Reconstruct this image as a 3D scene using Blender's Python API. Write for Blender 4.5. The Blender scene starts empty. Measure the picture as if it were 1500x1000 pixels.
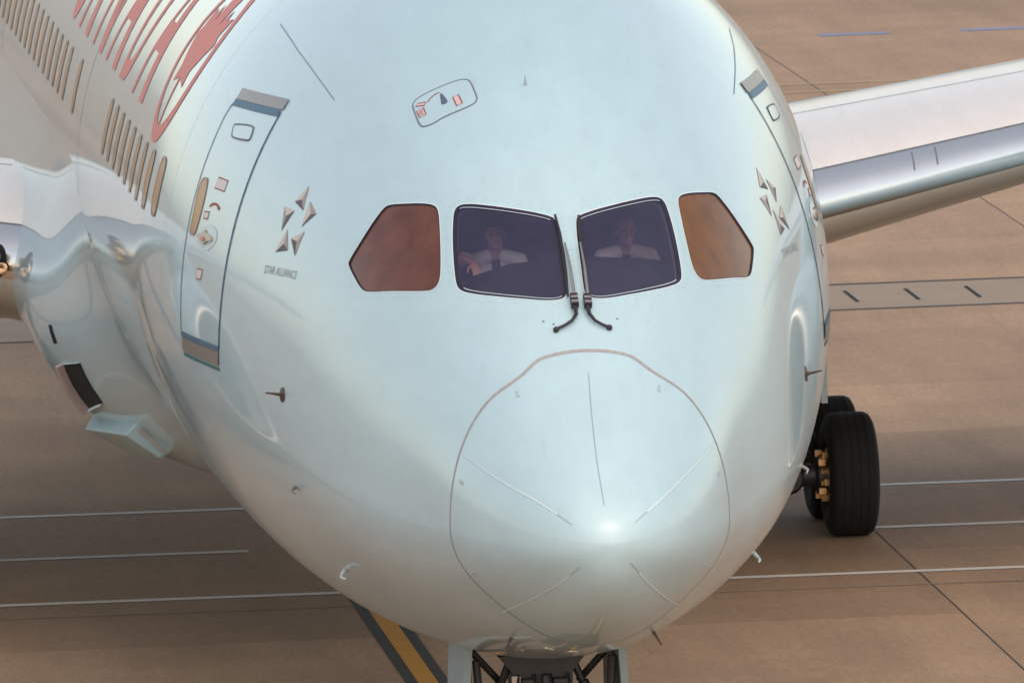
import bpy, bmesh, math, random, json
import numpy as np
from mathutils import Vector, Matrix
from mathutils.geometry import delaunay_2d_cdt
random.seed(4); np.random.seed(4)
sc = bpy.context.scene
COL = sc.collection
R = math.radians

# ------------------------------------------------------------------ camera
cam_data = bpy.data.cameras.new('camera'); cam = bpy.data.objects.new('camera', cam_data); COL.objects.link(cam)
cam_data.sensor_width = 36.0; cam_data.lens = 412.917; cam_data.clip_start = 1.0; cam_data.clip_end = 20000
_fw = Vector((0.09603278, 0.98948747, -0.10813073)); _rt = Vector((0.99460540, -0.09967013, -0.02873954)); _up = Vector((0.03921482, 0.10478747, 0.99372118))
cam.matrix_world = Matrix(((_rt.x, _up.x, -_fw.x, -9.28644), (_rt.y, _up.y, -_fw.y, -88.41169), (_rt.z, _up.z, -_fw.z, 14.97643), (0, 0, 0, 1)))
cam_data.dof.use_dof = True; cam_data.dof.focus_distance = 91.5; cam_data.dof.aperture_fstop = 16
sc.camera = cam

# ------------------------------------------------------------------ sky, sun, exposure
SUN_EL = R(48); SUN_AZ = R(10)          # sun behind the photographer, to the right of the view axis
world = bpy.data.worlds.new('World'); sc.world = world; world.use_nodes = True
wn = world.node_tree; wn.nodes.clear()
wo = wn.nodes.new('ShaderNodeOutputWorld'); bg = wn.nodes.new('ShaderNodeBackground'); sky = wn.nodes.new('ShaderNodeTexSky')
sky.sky_type = 'NISHITA'; sky.sun_disc = False; sky.sun_elevation = SUN_EL; sky.sun_rotation = math.pi - SUN_AZ
sky.air_density = 1.0; sky.dust_density = 1.6; sky.ozone_density = 0.3
bg.inputs['Strength'].default_value = 0.13
hs = wn.nodes.new('ShaderNodeHueSaturation'); hs.inputs['Saturation'].default_value = .68          # hazy, milky air
tint = wn.nodes.new('ShaderNodeMix'); tint.data_type = 'RGBA'; tint.blend_type = 'MULTIPLY'; tint.inputs[0].default_value = 1; tint.inputs[7].default_value = (1.06, 1.0, .90, 1)
wn.links.new(sky.outputs[0], hs.inputs['Color']); wn.links.new(hs.outputs[0], tint.inputs[6]); wn.links.new(tint.outputs[2], bg.inputs[0]); wn.links.new(bg.outputs[0], wo.inputs[0])
sd = bpy.data.lights.new('sun', 'SUN'); sd.energy = 0.5; sd.angle = R(95); sd.color = (1.0, 0.86, 0.70)
sun = bpy.data.objects.new('sun', sd); COL.objects.link(sun)
_to_sun = Vector((math.sin(SUN_AZ)*math.cos(SUN_EL), -math.cos(SUN_AZ)*math.cos(SUN_EL), math.sin(SUN_EL)))
sun.rotation_euler = _to_sun.to_track_quat('Z', 'Y').to_euler()
sc.view_settings.view_transform = 'Standard'; sc.view_settings.look = 'None'
sc.view_settings.gamma = 1.0; sc.view_settings.use_curve_mapping = False
sc.view_settings.exposure = 0.87
sc.cycles.max_bounces = 8; sc.cycles.transparent_max_bounces = 12

# ------------------------------------------------------------------ helpers
def tag(o, label=None, cat=None, group=None, kind=None):
    if label: o['label'] = label
    if cat: o['category'] = cat
    if group: o['group'] = group
    if kind: o['kind'] = kind
    return o
def empty(name, loc=(0, 0, 0), parent=None):
    o = bpy.data.objects.new(name, None); COL.objects.link(o); o.location = loc
    if parent: o.parent = parent
    return o
def link(name, me, parent=None):
    o = bpy.data.objects.new(name, me); COL.objects.link(o)
    if parent: o.parent = parent
    return o
def mesh(name, V, Fc, mat, parent=None, smooth=False, normals=None):
    me = bpy.data.meshes.new(name); me.from_pydata([tuple(map(float, v)) for v in V], [], [tuple(map(int, f)) for f in Fc])
    if mat: me.materials.append(mat)
    if smooth or normals is not None: me.polygons.foreach_set('use_smooth', [True]*len(me.polygons))
    me.update()
    if normals is not None: me.normals_split_custom_set_from_vertices([tuple(map(float, n)) for n in normals])
    return link(name, me, parent)
def from_bm(name, bm, mat, parent=None, smooth=False):
    me = bpy.data.meshes.new(name); bm.to_mesh(me); bm.free()
    if mat: me.materials.append(mat)
    if smooth: me.polygons.foreach_set('use_smooth', [True]*len(me.polygons))
    return link(name, me, parent)
def sharp(o, ang=35):
    me = o.data
    me.polygons.foreach_set('use_smooth', [True]*len(me.polygons)); me.set_sharp_from_angle(angle=R(ang)); return o
class MB:
    def __init__(s): s.v = []; s.f = []
    def add(s, V, Fc):
        b = len(s.v); s.v += [tuple(map(float, v)) for v in V]; s.f += [tuple(i+b for i in f) for f in Fc]
    def box(s, c, h, M=None):
        V = [Vector((c[0]+sx*h[0], c[1]+sy*h[1], c[2]+sz*h[2])) for sx in (-1, 1) for sy in (-1, 1) for sz in (-1, 1)]
        if M: V = [M @ v for v in V]
        s.add(V, [(0, 1, 3, 2), (4, 6, 7, 5), (0, 4, 5, 1), (2, 3, 7, 6), (0, 2, 6, 4), (1, 5, 7, 3)])
    def tube(s, pts, rad, n=8, cap=True):
        pts = [Vector(p) for p in pts]; rad = rad if isinstance(rad, (list, tuple)) else [rad]*len(pts)
        rings = []; up = Vector((0.13, 0.31, 0.94))
        for i, p in enumerate(pts):
            t = (pts[min(i+1, len(pts)-1)]-pts[max(i-1, 0)]).normalized()
            a = t.cross(up)
            if a.length < .05: a = t.cross(Vector((1, 0, 0)))
            a.normalize(); b = t.cross(a)
            rings.append([p+(a*math.cos(2*math.pi*k/n)+b*math.sin(2*math.pi*k/n))*rad[i] for k in range(n)])
        V = [v for r in rings for v in r]; Fc = []
        for i in range(len(pts)-1):
            for k in range(n): Fc.append((i*n+k, i*n+(k+1) % n, (i+1)*n+(k+1) % n, (i+1)*n+k))
        if cap: Fc.append(tuple(range(n-1, -1, -1))); Fc.append(tuple((len(pts)-1)*n+k for k in range(n)))
        s.add(V, Fc)
    def lathe(s, prof, c, axis='X', n=32, closed=False):
        """prof: list of (along, radius)"""
        V = []; Fc = []; m = len(prof)
        for k in range(n):
            ca, sa = math.cos(2*math.pi*k/n), math.sin(2*math.pi*k/n)
            for a, r in prof:
                if axis == 'X': V.append((c[0]+a, c[1]+r*ca, c[2]+r*sa))
                elif axis == 'Y': V.append((c[0]+r*ca, c[1]+a, c[2]+r*sa))
                else: V.append((c[0]+r*ca, c[1]+r*sa, c[2]+a))
        for k in range(n):
            k2 = (k+1) % n
            for i in range(m if closed else m-1): Fc.append((k*m+i, k*m+(i+1) % m, k2*m+(i+1) % m, k2*m+i))
        s.add(V, Fc)
    def sphere(s, c, r, nu=16, nv=10, M=None):
        r = r if isinstance(r, (tuple, list)) else (r, r, r); V = []; Fc = []
        V.append((0, 0, 1))
        for j in range(1, nv):
            a = math.pi*j/nv
            for k in range(nu): b = 2*math.pi*k/nu; V.append((math.sin(a)*math.cos(b), math.sin(a)*math.sin(b), math.cos(a)))
        V.append((0, 0, -1))
        for k in range(nu): Fc.append((0, 1+k, 1+(k+1) % nu)); Fc.append((len(V)-1, 1+(nv-2)*nu+(k+1) % nu, 1+(nv-2)*nu+k))
        for j in range(nv-2):
            for k in range(nu): Fc.append((1+j*nu+k, 1+(j+1)*nu+k, 1+(j+1)*nu+(k+1) % nu, 1+j*nu+(k+1) % nu))
        W = []
        for v in V:
            q = Vector((v[0]*r[0], v[1]*r[1], v[2]*r[2]))
            if M: q = M @ q
            W.append(q+Vector(c))
        s.add(W, Fc)
    def build(s, name, mat, parent=None, smooth=None):
        bm = bmesh.new(); vs = [bm.verts.new(v) for v in s.v]
        for f in s.f:
            try: bm.faces.new([vs[i] for i in f])
            except ValueError: pass
        bmesh.ops.recalc_face_normals(bm, faces=bm.faces)
        o = from_bm(name, bm, mat, parent)
        if smooth is not None: sharp(o, smooth)
        return o

# ------------------------------------------------------------------ materials
def nodes(name):
    m = bpy.data.materials.new(name); m.use_nodes = True; nt = m.node_tree; return m, nt, nt.nodes['Principled BSDF']
def plain(name, col, rough=.5, metal=0., coat=0., coat_r=.03, var=0., scale=8., bump=0.):
    m, nt, p = nodes(name)
    p.inputs['Base Color'].default_value = (*col, 1); p.inputs['Roughness'].default_value = rough
    p.inputs['Metallic'].default_value = metal; p.inputs['Coat Weight'].default_value = coat; p.inputs['Coat Roughness'].default_value = coat_r
    if var or bump:
        tc = nt.nodes.new('ShaderNodeTexCoord'); nz = nt.nodes.new('ShaderNodeTexNoise'); nz.inputs['Scale'].default_value = scale; nz.inputs['Detail'].default_value = 6
        nt.links.new(tc.outputs['Object'], nz.inputs['Vector'])
        if var:
            mx = nt.nodes.new('ShaderNodeMix'); mx.data_type = 'RGBA'
            mx.inputs[6].default_value = (*[c*(1-var) for c in col], 1); mx.inputs[7].default_value = (*[min(1, c*(1+var)) for c in col], 1)
            nt.links.new(nz.outputs['Fac'], mx.inputs[0]); nt.links.new(mx.outputs[2], p.inputs['Base Color'])
        if bump:
            b = nt.nodes.new('ShaderNodeBump'); b.inputs['Strength'].default_value = bump; b.inputs['Distance'].default_value = .01
            nt.links.new(nz.outputs['Fac'], b.inputs['Height']); nt.links.new(b.outputs[0], p.inputs['Normal'])
    return m
def paint_material(name, col, rough=.4, coat=.8):
    """glossy aircraft paint: faint dirt streaks running aft, a very slight waviness of the skin"""
    m, nt, p = nodes(name)
    tc = nt.nodes.new('ShaderNodeTexCoord')
    mp = nt.nodes.new('ShaderNodeMapping'); mp.inputs['Scale'].default_value = (2.6, .35, 2.6)
    nz = nt.nodes.new('ShaderNodeTexNoise'); nz.inputs['Scale'].default_value = 1.5; nz.inputs['Detail'].default_value = 9; nz.inputs['Roughness'].default_value = .65
    rp = nt.nodes.new('ShaderNodeValToRGB'); rp.color_ramp.elements[0].position = .30; rp.color_ramp.elements[1].position = .62
    rp.color_ramp.elements[0].color = (*[c*.93 for c in col], 1); rp.color_ramp.elements[1].color = (*col, 1)
    n2 = nt.nodes.new('ShaderNodeTexNoise'); n2.inputs['Scale'].default_value = 55; n2.inputs['Detail'].default_value = 3
    mx = nt.nodes.new('ShaderNodeMix'); mx.data_type = 'RGBA'; mx.blend_type = 'MULTIPLY'; mx.inputs[0].default_value = .05
    L = nt.links.new
    L(tc.outputs['Object'], mp.inputs[0]); L(mp.outputs[0], nz.inputs['Vector']); L(nz.outputs['Fac'], rp.inputs[0])
    L(tc.outputs['Object'], n2.inputs['Vector']); L(rp.outputs[0], mx.inputs[6]); L(n2.outputs['Fac'], mx.inputs[7]); L(mx.outputs[2], p.inputs['Base Color'])
    mp2 = nt.nodes.new('ShaderNodeMapping'); mp2.inputs['Scale'].default_value = (9, .8, 5)
    n4 = nt.nodes.new('ShaderNodeTexNoise'); n4.inputs['Scale'].default_value = 1.; n4.inputs['Detail'].default_value = 6; n4.inputs['Roughness'].default_value = .7
    r4 = nt.nodes.new('ShaderNodeValToRGB'); r4.color_ramp.elements[0].position = .24; r4.color_ramp.elements[1].position = .40; r4.color_ramp.elements[0].color = (.90, .895, .88, 1); r4.color_ramp.elements[1].color = (1, 1, 1, 1)
    m4 = nt.nodes.new('ShaderNodeMix'); m4.data_type = 'RGBA'; m4.blend_type = 'MULTIPLY'; m4.inputs[0].default_value = 1
    L(tc.outputs['Object'], mp2.inputs[0]); L(mp2.outputs[0], n4.inputs['Vector']); L(n4.outputs['Fac'], r4.inputs[0]); L(mx.outputs[2], m4.inputs[6]); L(r4.outputs[0], m4.inputs[7]); L(m4.outputs[2], p.inputs['Base Color'])
    n3 = nt.nodes.new('ShaderNodeTexNoise'); n3.inputs['Scale'].default_value = .9; n3.inputs['Detail'].default_value = 2
    b = nt.nodes.new('ShaderNodeBump'); b.inputs['Strength'].default_value = .08; b.inputs['Distance'].default_value = .02
    L(tc.outputs['Object'], n3.inputs['Vector']); L(n3.outputs['Fac'], b.inputs['Height'])
    L(b.outputs[0], p.inputs['Normal']); L(b.outputs[0], p.inputs['Coat Normal'])
    p.inputs['Roughness'].default_value = rough; p.inputs['Coat Weight'].default_value = coat; p.inputs['Coat Roughness'].default_value = .055
    p.inputs['Coat IOR'].default_value = 1.55
    return m
def glass_material(name, tint, film, film_amt, refl):
    m = bpy.data.materials.new(name); m.use_nodes = True; nt = m.node_tree; nt.nodes.clear(); L = nt.links.new
    o = nt.nodes.new('ShaderNodeOutputMaterial'); tr = nt.nodes.new('ShaderNodeBsdfTransparent'); tr.inputs[0].default_value = (*tint, 1)
    df = nt.nodes.new('ShaderNodeBsdfDiffuse'); df.inputs[0].default_value = (*film, 1)
    tc = nt.nodes.new('ShaderNodeTexCoord'); nz = nt.nodes.new('ShaderNodeTexNoise'); nz.inputs['Scale'].default_value = 4.5; nz.inputs['Detail'].default_value = 5
    rp = nt.nodes.new('ShaderNodeValToRGB'); rp.color_ramp.elements[0].color = (*[c*.5 for c in film], 1); rp.color_ramp.elements[1].color = (*[c*1.5 for c in film], 1)
    L(tc.outputs['Object'], nz.inputs['Vector']); L(nz.outputs['Fac'], rp.inputs[0]); L(rp.outputs[0], df.inputs[0])
    m1 = nt.nodes.new('ShaderNodeMixShader'); m1.inputs[0].default_value = film_amt
    gl = nt.nodes.new('ShaderNodeBsdfGlossy'); gl.inputs['Roughness'].default_value = .03; gl.inputs[0].default_value = (1, 1, 1, 1)
    fr = nt.nodes.new('ShaderNodeFresnel'); fr.inputs[0].default_value = 1.5
    mu = nt.nodes.new('ShaderNodeMath'); mu.operation = 'MULTIPLY'; mu.inputs[1].default_value = refl
    m2 = nt.nodes.new('ShaderNodeMixShader')
    L(tr.outputs[0], m1.inputs[1]); L(df.outputs[0], m1.inputs[2]); L(fr.outputs[0], mu.inputs[0]); L(mu.outputs[0], m2.inputs[0])
    L(m1.outputs[0], m2.inputs[1]); L(gl.outputs[0], m2.inputs[2]); L(m2.outputs[0], o.inputs[0])
    return m
def apron_material():
    m, nt, p = nodes('concrete'); L = nt.links.new
    tc = nt.nodes.new('ShaderNodeTexCoord'); oi = nt.nodes.new('ShaderNodeObjectInfo')
    ge = nt.nodes.new('ShaderNodeNewGeometry')
    mp = nt.nodes.new('ShaderNodeMapping'); mp.inputs['Scale'].default_value = (.07, .22, 1)
    a = nt.nodes.new('ShaderNodeTexNoise'); a.inputs['Scale'].default_value = 1.; a.inputs['Detail'].default_value = 6; a.inputs['Roughness'].default_value = .6
    b = nt.nodes.new('ShaderNodeTexNoise'); b.inputs['Scale'].default_value = 9; b.inputs['Detail'].default_value = 8; b.inputs['Roughness'].default_value = .75
    c = nt.nodes.new('ShaderNodeTexNoise'); c.inputs['Scale'].default_value = .35; c.inputs['Detail'].default_value = 5
    L(ge.outputs['Position'], mp.inputs[0]); L(mp.outputs[0], a.inputs['Vector']); L(ge.outputs['Position'], b.inputs['Vector']); L(ge.outputs['Position'], c.inputs['Vector'])
    ra = nt.nodes.new('ShaderNodeValToRGB'); e = ra.color_ramp.elements
    e[0].position = .32; e[0].color = (.312, .196, .120, 1); e[1].position = .68; e[1].color = (.385, .246, .152, 1)
    L(a.outputs['Fac'], ra.inputs[0])
    def mixc(col, fac_socket, k, lo, hi):
        mr = nt.nodes.new('ShaderNodeMapRange'); mr.inputs[1].default_value = .25; mr.inputs[2].default_value = .75; mr.inputs[3].default_value = lo; mr.inputs[4].default_value = hi
        L(fac_socket, mr.inputs[0]); mx = nt.nodes.new('ShaderNodeMix'); mx.data_type = 'RGBA'; mx.blend_type = 'MULTIPLY'; mx.inputs[0].default_value = k
        L(col, mx.inputs[6]); L(mr.outputs[0], mx.inputs[7]); return mx.outputs[2]
    mp5 = nt.nodes.new('ShaderNodeMapping'); mp5.inputs['Scale'].default_value = (1.6, .16, 1)
    n5 = nt.nodes.new('ShaderNodeTexNoise'); n5.inputs['Scale'].default_value = 1.; n5.inputs['Detail'].default_value = 7; n5.inputs['Roughness'].default_value = .65
    L(ge.outputs['Position'], mp5.inputs[0]); L(mp5.outputs[0], n5.inputs['Vector'])
    mp6 = nt.nodes.new('ShaderNodeMapping'); mp6.inputs['Scale'].default_value = (22, 3.0, 1)
    n6 = nt.nodes.new('ShaderNodeTexNoise'); n6.inputs['Scale'].default_value = 1.; n6.inputs['Detail'].default_value = 4
    L(ge.outputs['Position'], mp6.inputs[0]); L(mp6.outputs[0], n6.inputs['Vector'])
    col = mixc(ra.outputs[0], b.outputs['Fac'], 1., .84, 1.12)
    col = mixc(col, n5.outputs['Fac'], 1., .84, 1.12); col = mixc(col, n6.outputs['Fac'], 1., .88, 1.10)
    col = mixc(col, c.outputs['Fac'], 1., .84, 1.12)
    mr = nt.nodes.new('ShaderNodeMapRange'); mr.inputs[3].default_value = .88; mr.inputs[4].default_value = 1.12
    L(oi.outputs['Random'], mr.inputs[0]); mx = nt.nodes.new('ShaderNodeMix'); mx.data_type = 'RGBA'; mx.blend_type = 'MULTIPLY'; mx.inputs[0].default_value = 1
    L(col, mx.inputs[6]); L(mr.outputs[0], mx.inputs[7]); L(mx.outputs[2], p.inputs['Base Color'])
    bu = nt.nodes.new('ShaderNodeBump'); bu.inputs['Strength'].default_value = .4; bu.inputs['Distance'].default_value = .01
    L(b.outputs['Fac'], bu.inputs['Height']); L(bu.outputs[0], p.inputs['Normal']); p.inputs['Roughness'].default_value = .8
    return m
M_PAINT = paint_material('pale_blue_paint', (.46, .615, .665))
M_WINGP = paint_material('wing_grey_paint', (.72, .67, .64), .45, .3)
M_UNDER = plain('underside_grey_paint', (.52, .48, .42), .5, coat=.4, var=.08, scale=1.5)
M_CHROME = plain('polished_aluminium', (.90, .85, .80), .22, 1.0, var=.05, scale=3)
M_BLACK = plain('black_rubber', (.012, .012, .014), .6)
M_TYRE = plain('tyre_rubber', (.007, .007, .008), .85, var=.3, scale=12)
M_GASKET = plain('window_gasket', (.022, .012, .03), .4)
M_LIGHTLINE = plain('pale_sealant', (.62, .72, .74), .5)
M_RETAIN = plain('retainer_grey', (.38, .46, .50), .5)
M_GEARDOOR = plain('gear_door_paint', (.28, .34, .36), .5, var=.1, scale=5)
M_PITOT = plain('probe_grey', (.20, .20, .20), .4, .3)
M_SEAM = plain('seam_sealant', (.36, .33, .32), .6, var=.15, scale=10)
M_LINE = plain('panel_gap', (.16, .17, .20), .7)
M_FAINT = plain('faint_panel_gap', (.36, .44, .47), .6)
M_THIN = plain('thin_panel_gap', (.24, .29, .33), .6)
M_BLUE = plain('door_outline_blue', (.055, .085, .21), .45)
M_TEAL = plain('door_band_teal', (.045, .12, .19), .45)
M_SCUFF = plain('scuff_plate_grey', (.30, .27, .25), .35, .6, var=.1, scale=6)
M_RED = plain('marking_red', (.62, .21, .18), .6)
M_REDS = plain('marking_dark_red', (.30, .03, .03), .5)
M_SIGN = plain('sign_white', (.66, .58, .56), .5)
M_PINK = plain('sign_pink', (.62, .45, .45), .5)
M_WEDGE = plain('wedge_grey', (.10, .11, .17), .4)
M_BROWNWIN = plain('tinted_cabin_window', (.38, .195, .07), .4, coat=.2, var=.2, scale=5)
M_WRIM = plain('cabin_window_rim', (.32, .24, .19), .5)
M_STAR = {'light': plain('emblem_light', (.56, .48, .44), .5), 'mid': plain('emblem_mid', (.33, .28, .27), .5), 'dark': plain('emblem_dark', (.075, .065, .075), .5)}
M_PRINT = plain('emblem_print', (.30, .33, .35), .6)
M_DARKMETAL = plain('dark_gear_metal', (.045, .042, .045), .5, .4, var=.3, scale=9)
M_STEEL = plain('bare_steel', (.42, .38, .36), .3, .9, var=.15, scale=9)
M_WHITEMETAL = plain('white_gear_paint', (.55, .62, .64), .4, var=.12, scale=7)
M_BRASS = plain('brake_brass', (.62, .38, .17), .35, .8, var=.3, scale=20)
M_WIPER = plain('wiper_black', (.02, .016, .02), .45)
M_PROBE = plain('probe_brown', (.09, .055, .05), .4, .5)
M_HOLE = plain('inlet_black', (.004, .004, .004), .9)
M_GLASSM = glass_material('windscreen_glass', (.94, .90, .96), (.16, .13, .32), .135, 1.3)  # purple diffuse share paints reflected sky into the panes
M_GLASSR = glass_material('side_glass_amber', (.45, .30, .20), (.30, .13, .045), .55, .7)
M_GLASSL = glass_material('side_glass_red_brown', (.42, .26, .22), (.235, .088, .060), .55, .8)
M_LINING = plain('cockpit_lining', (.17, .14, .17), .8, var=.2, scale=4)
M_PANEL = plain('glareshield_dark', (.012, .011, .016), .8)
M_SEAT = plain('seat_fabric', (.03, .03, .05), .9)
M_SKIN = plain('skin', (.58, .32, .24), .5, var=.08, scale=20)
M_SHIRT = plain('white_shirt', (.78, .76, .72), .7, var=.04, scale=15)
M_TROUSER = plain('dark_trousers', (.02, .02, .03), .9)
M_HAIR = plain('dark_hair', (.035, .022, .016), .6)
M_HAIRG = plain('grey_hair', (.16, .13, .11), .6)
M_TIE = plain('tie_black', (.012, .012, .016), .7)
M_CONC = apron_material()
M_LINEW = plain('white_road_paint', (.72, .68, .66), .7, var=.15, scale=3)
M_LINEY = plain('yellow_road_paint', (.58, .27, .03), .7, var=.12, scale=3)
M_LINEYP = plain('pale_yellow_paint', (.40, .28, .15), .7, var=.2, scale=3)
M_LINEB = plain('black_road_paint', (.045, .043, .045), .8, var=.25, scale=3)
M_LINEBL = plain('blue_road_paint', (.20, .23, .34), .8, var=.2, scale=3)
M_JOINT = plain('joint_sealant', (.055, .045, .042), .8, var=.2, scale=2)
M_CHANNEL = plain('channel_concrete', (.29, .215, .155), .8, var=.12, scale=1.5)
M_LENS = plain('lamp_lens', (.55, .42, .30), .08, .9)
M_FAN = plain('fan_blade', (.10, .10, .11), .3, .8)

# ------------------------------------------------------------------ fuselage surface: station s (metres aft of the nose), angle p (0 top, + towards +X)
KS = np.sqrt(np.array([0, .08, .3, .7, 1.3, 2.2, 3.4, 5, 7.2, 10.5]))
def spline(x, y):
    n = len(x); h = np.diff(x); A = np.zeros((n, n)); r = np.zeros(n); A[0, 0] = 1
    for i in range(1, n-1):
        A[i, i-1] = h[i-1]; A[i, i] = 2*(h[i-1]+h[i]); A[i, i+1] = h[i]; r[i] = 6*((y[i+1]-y[i])/h[i]-(y[i]-y[i-1])/h[i-1])
    A[-1, -1] = 2*h[-1]; A[-1, -2] = h[-1]; r[-1] = -6*(y[-1]-y[-2])/h[-1]
    Mm = np.linalg.solve(A, r)
    def f(q):
        q = np.clip(q, x[0], x[-1]); i = np.clip(np.searchsorted(x, q)-1, 0, n-2); a = x[i+1]-q; b = q-x[i]; H = h[i]
        return (Mm[i]*a**3+Mm[i+1]*b**3)/(6*H)+(y[i]/H-Mm[i]*H/6)*a+(y[i+1]/H-Mm[i+1]*H/6)*b
    return f
fW = spline(KS, np.array([0.0, 0.26274, 0.5074, 0.77146, 1.04477, 1.35014, 1.78592, 2.19368, 2.61973, 2.885]))
fT = spline(KS, np.array([0.0, 0.21095, 0.44101, 0.76271, 1.21064, 1.90879, 2.81169, 3.5818, 4.13252, 4.25368]))
fB = spline(KS, np.array([0.0, 0.24237, 0.4631, 0.69074, 0.90581, 1.11949, 1.29235, 1.51997, 1.67694, 1.68632]))
ZC, TIP, KU, KL = 4.99697, -1.28368, 0.03647, -0.08671
HW = 2.885
def sec(s):
    s = np.clip(s, 1e-6, None); t = np.sqrt(s); w, a, b = fW(t), fT(t), fB(t)
    k = np.clip(s/10.5, 0, 1); k = k*k*(3-2*k); zt = TIP+a; zb = TIP-b
    zm = zb+(zt-zb)*(b/(a+b)*(1-k)+.5*k); kk = np.clip(s/8, 0, 1); kk = kk*kk*(3-2*kk)
    return w, zt, zb, zm, kk
def S(s, p):
    s = np.asarray(s, float); p = np.asarray(p, float)
    w, zt, zb, zm, kk = sec(s); c = np.cos(p); h = np.where(c > 0, zt-zm, zm-zb)
    r = 1+np.where(c > 0, KU, KL)*(1-kk)*np.sin(2*p)**2
    x = w*r*np.sin(p); z = ZC+zm+h*r*c
    # tail cone
    q = np.clip((s-42)/16, 0, 1); x = x*(1-.85*q*q); z = z*(1-.8*q*q)+(ZC+1.9)*.8*q*q
    return np.stack([x, s+0*p, z], -1)
def SD(s, p):
    e = 1e-4; s = np.asarray(s, float); p = np.asarray(p, float); s0 = np.maximum(s-e, 1e-6)
    ds = (S(s+e, p)-S(s0, p))/(s+e-s0)[..., None]; dp = (S(s, p+e)-S(s, p-e))/(2*e)
    return ds, dp
def N(s, p):
    ds, dp = SD(s, p); n = np.cross(dp, ds); l = np.linalg.norm(n, axis=-1, keepdims=True)
    n = n/np.maximum(l, 1e-12)
    out = S(s, p)-np.array([0, 0, ZC]); out[..., 1] = 0
    return n
_t = N(np.array([12.]), np.array([0.5]))[0]; NS = 1.0 if _t[0] > 0 else -1.0
def NN(s, p): return N(s, p)*NS
def move(q, v):
    """shift chart points q (n,2) by 3-D tangent vectors v"""
    ds, dp = SD(q[:, 0], q[:, 1]); a = np.sum(ds*ds, 1); b = np.sum(ds*dp, 1); c = np.sum(dp*dp, 1); e = np.sum(ds*v, 1); f = np.sum(dp*v, 1); D = a*c-b*b
    return q+np.stack([(c*e-b*f)/D, (a*f-b*e)/D], 1)
_pz = {}
def pz(s, z, side):
    """angle at station s where the skin is at height z"""
    if 10.5 <= s <= 42: return side*math.acos((z-ZC)/2.97)
    k = (round(float(s), 4), round(float(z), 4))
    if k not in _pz:
        g = np.linspace(0, math.pi, 721); _pz[k] = float(np.interp(-z, -S(np.full(721, float(s)), g)[:, 2], g))
    return side*_pz[k]
def chaikin(q, n=2, closed=True):
    q = np.asarray(q, float)
    for _ in range(n):
        a = q; b = np.roll(q, -1, 0)
        if not closed: a = a[:-1]; b = b[:-1]
        c = np.empty((2*len(a), q.shape[1])); c[0::2] = .75*a+.25*b; c[1::2] = .25*a+.75*b
        if not closed: c = np.vstack([q[:1], c, q[-1:]])
        q = c
    return q
def mir(q): q = np.array(q, float); q[:, 1] *= -1; return q[::-1].copy()
def inside(pt, poly):
    x, y = pt; r = False; n = len(poly); j = n-1
    for i in range(n):
        if (poly[i][1] > y) != (poly[j][1] > y) and x < (poly[j][0]-poly[i][0])*(y-poly[i][1])/(poly[j][1]-poly[i][1])+poly[i][0]: r = not r
        j = i
    return r
def inset(q, dist):
    """loop of chart points moved inwards along the skin by dist metres"""
    P = S(q[:, 0], q[:, 1]); n = NN(q[:, 0], q[:, 1]); t = np.roll(P, -1, 0)-np.roll(P, 1, 0); t /= np.linalg.norm(t, axis=1, keepdims=True)
    v = np.cross(n, t); c = P.mean(0); sg = np.sign(np.sum(v*(c-P)))
    return move(q, v*sg*dist)
def patch(name, q, off, mat, parent=None, grid=.12, depth=0.):
    """a sheet lying on the skin, bounded by the chart loop q, off metres above it"""
    q = np.asarray(q, float); c = q.mean(0); ds, dp = SD(c[0], c[1]); E = np.array([np.linalg.norm(ds), np.linalg.norm(dp)])
    u = (q-c)*E; pts = []
    for i in range(len(u)):                      # densify edge
        a, b = u[i], u[(i+1) % len(u)]; k = max(1, int(np.linalg.norm(b-a)/grid+.5))
        for m in range(k): pts.append(a+(b-a)*m/k)
    nb = len(pts); lo, hi = u.min(0), u.max(0); g = []
    for X in np.arange(lo[0]+grid*.5, hi[0], grid):
        for Y in np.arange(lo[1]+grid*.5, hi[1], grid):
            if inside((X, Y), pts): g.append((X, Y))
    V2 = [Vector((float(a[0]), float(a[1]))) for a in pts]+[Vector(a) for a in g]
    ov, oe, of, *_ = delaunay_2d_cdt(V2, [(i, (i+1) % nb) for i in range(nb)], [], 1, 1e-6)
    A = np.array([[v.x, v.y] for v in ov])/E+c
    n = NN(A[:, 0], A[:, 1]); P = S(A[:, 0], A[:, 1])+n*off
    Fc = []
    for f in of:
        a, b, d = P[f[0]], P[f[1]], P[f[2]]
        Fc.append(tuple(f) if np.dot(np.cross(b-a, d-a), n[f[0]]) > 0 else tuple(f[::-1]))
    V = list(P); Nn = list(n)
    if depth:
        Q = np.array([v for v in pts])/E+c; nq = NN(Q[:, 0], Q[:, 1]); top = S(Q[:, 0], Q[:, 1])+nq*off; bot = top-nq*depth
        b0 = len(V); cc = top.mean(0); V += list(top)+list(bot); out = top-cc; Nn += list(out/np.linalg.norm(out, axis=1, keepdims=True))*2
        for i in range(nb): j = (i+1) % nb; Fc.append((b0+i, b0+j, b0+nb+j, b0+nb+i))
    return mesh(name, V, Fc, mat, parent, normals=Nn)
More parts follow.
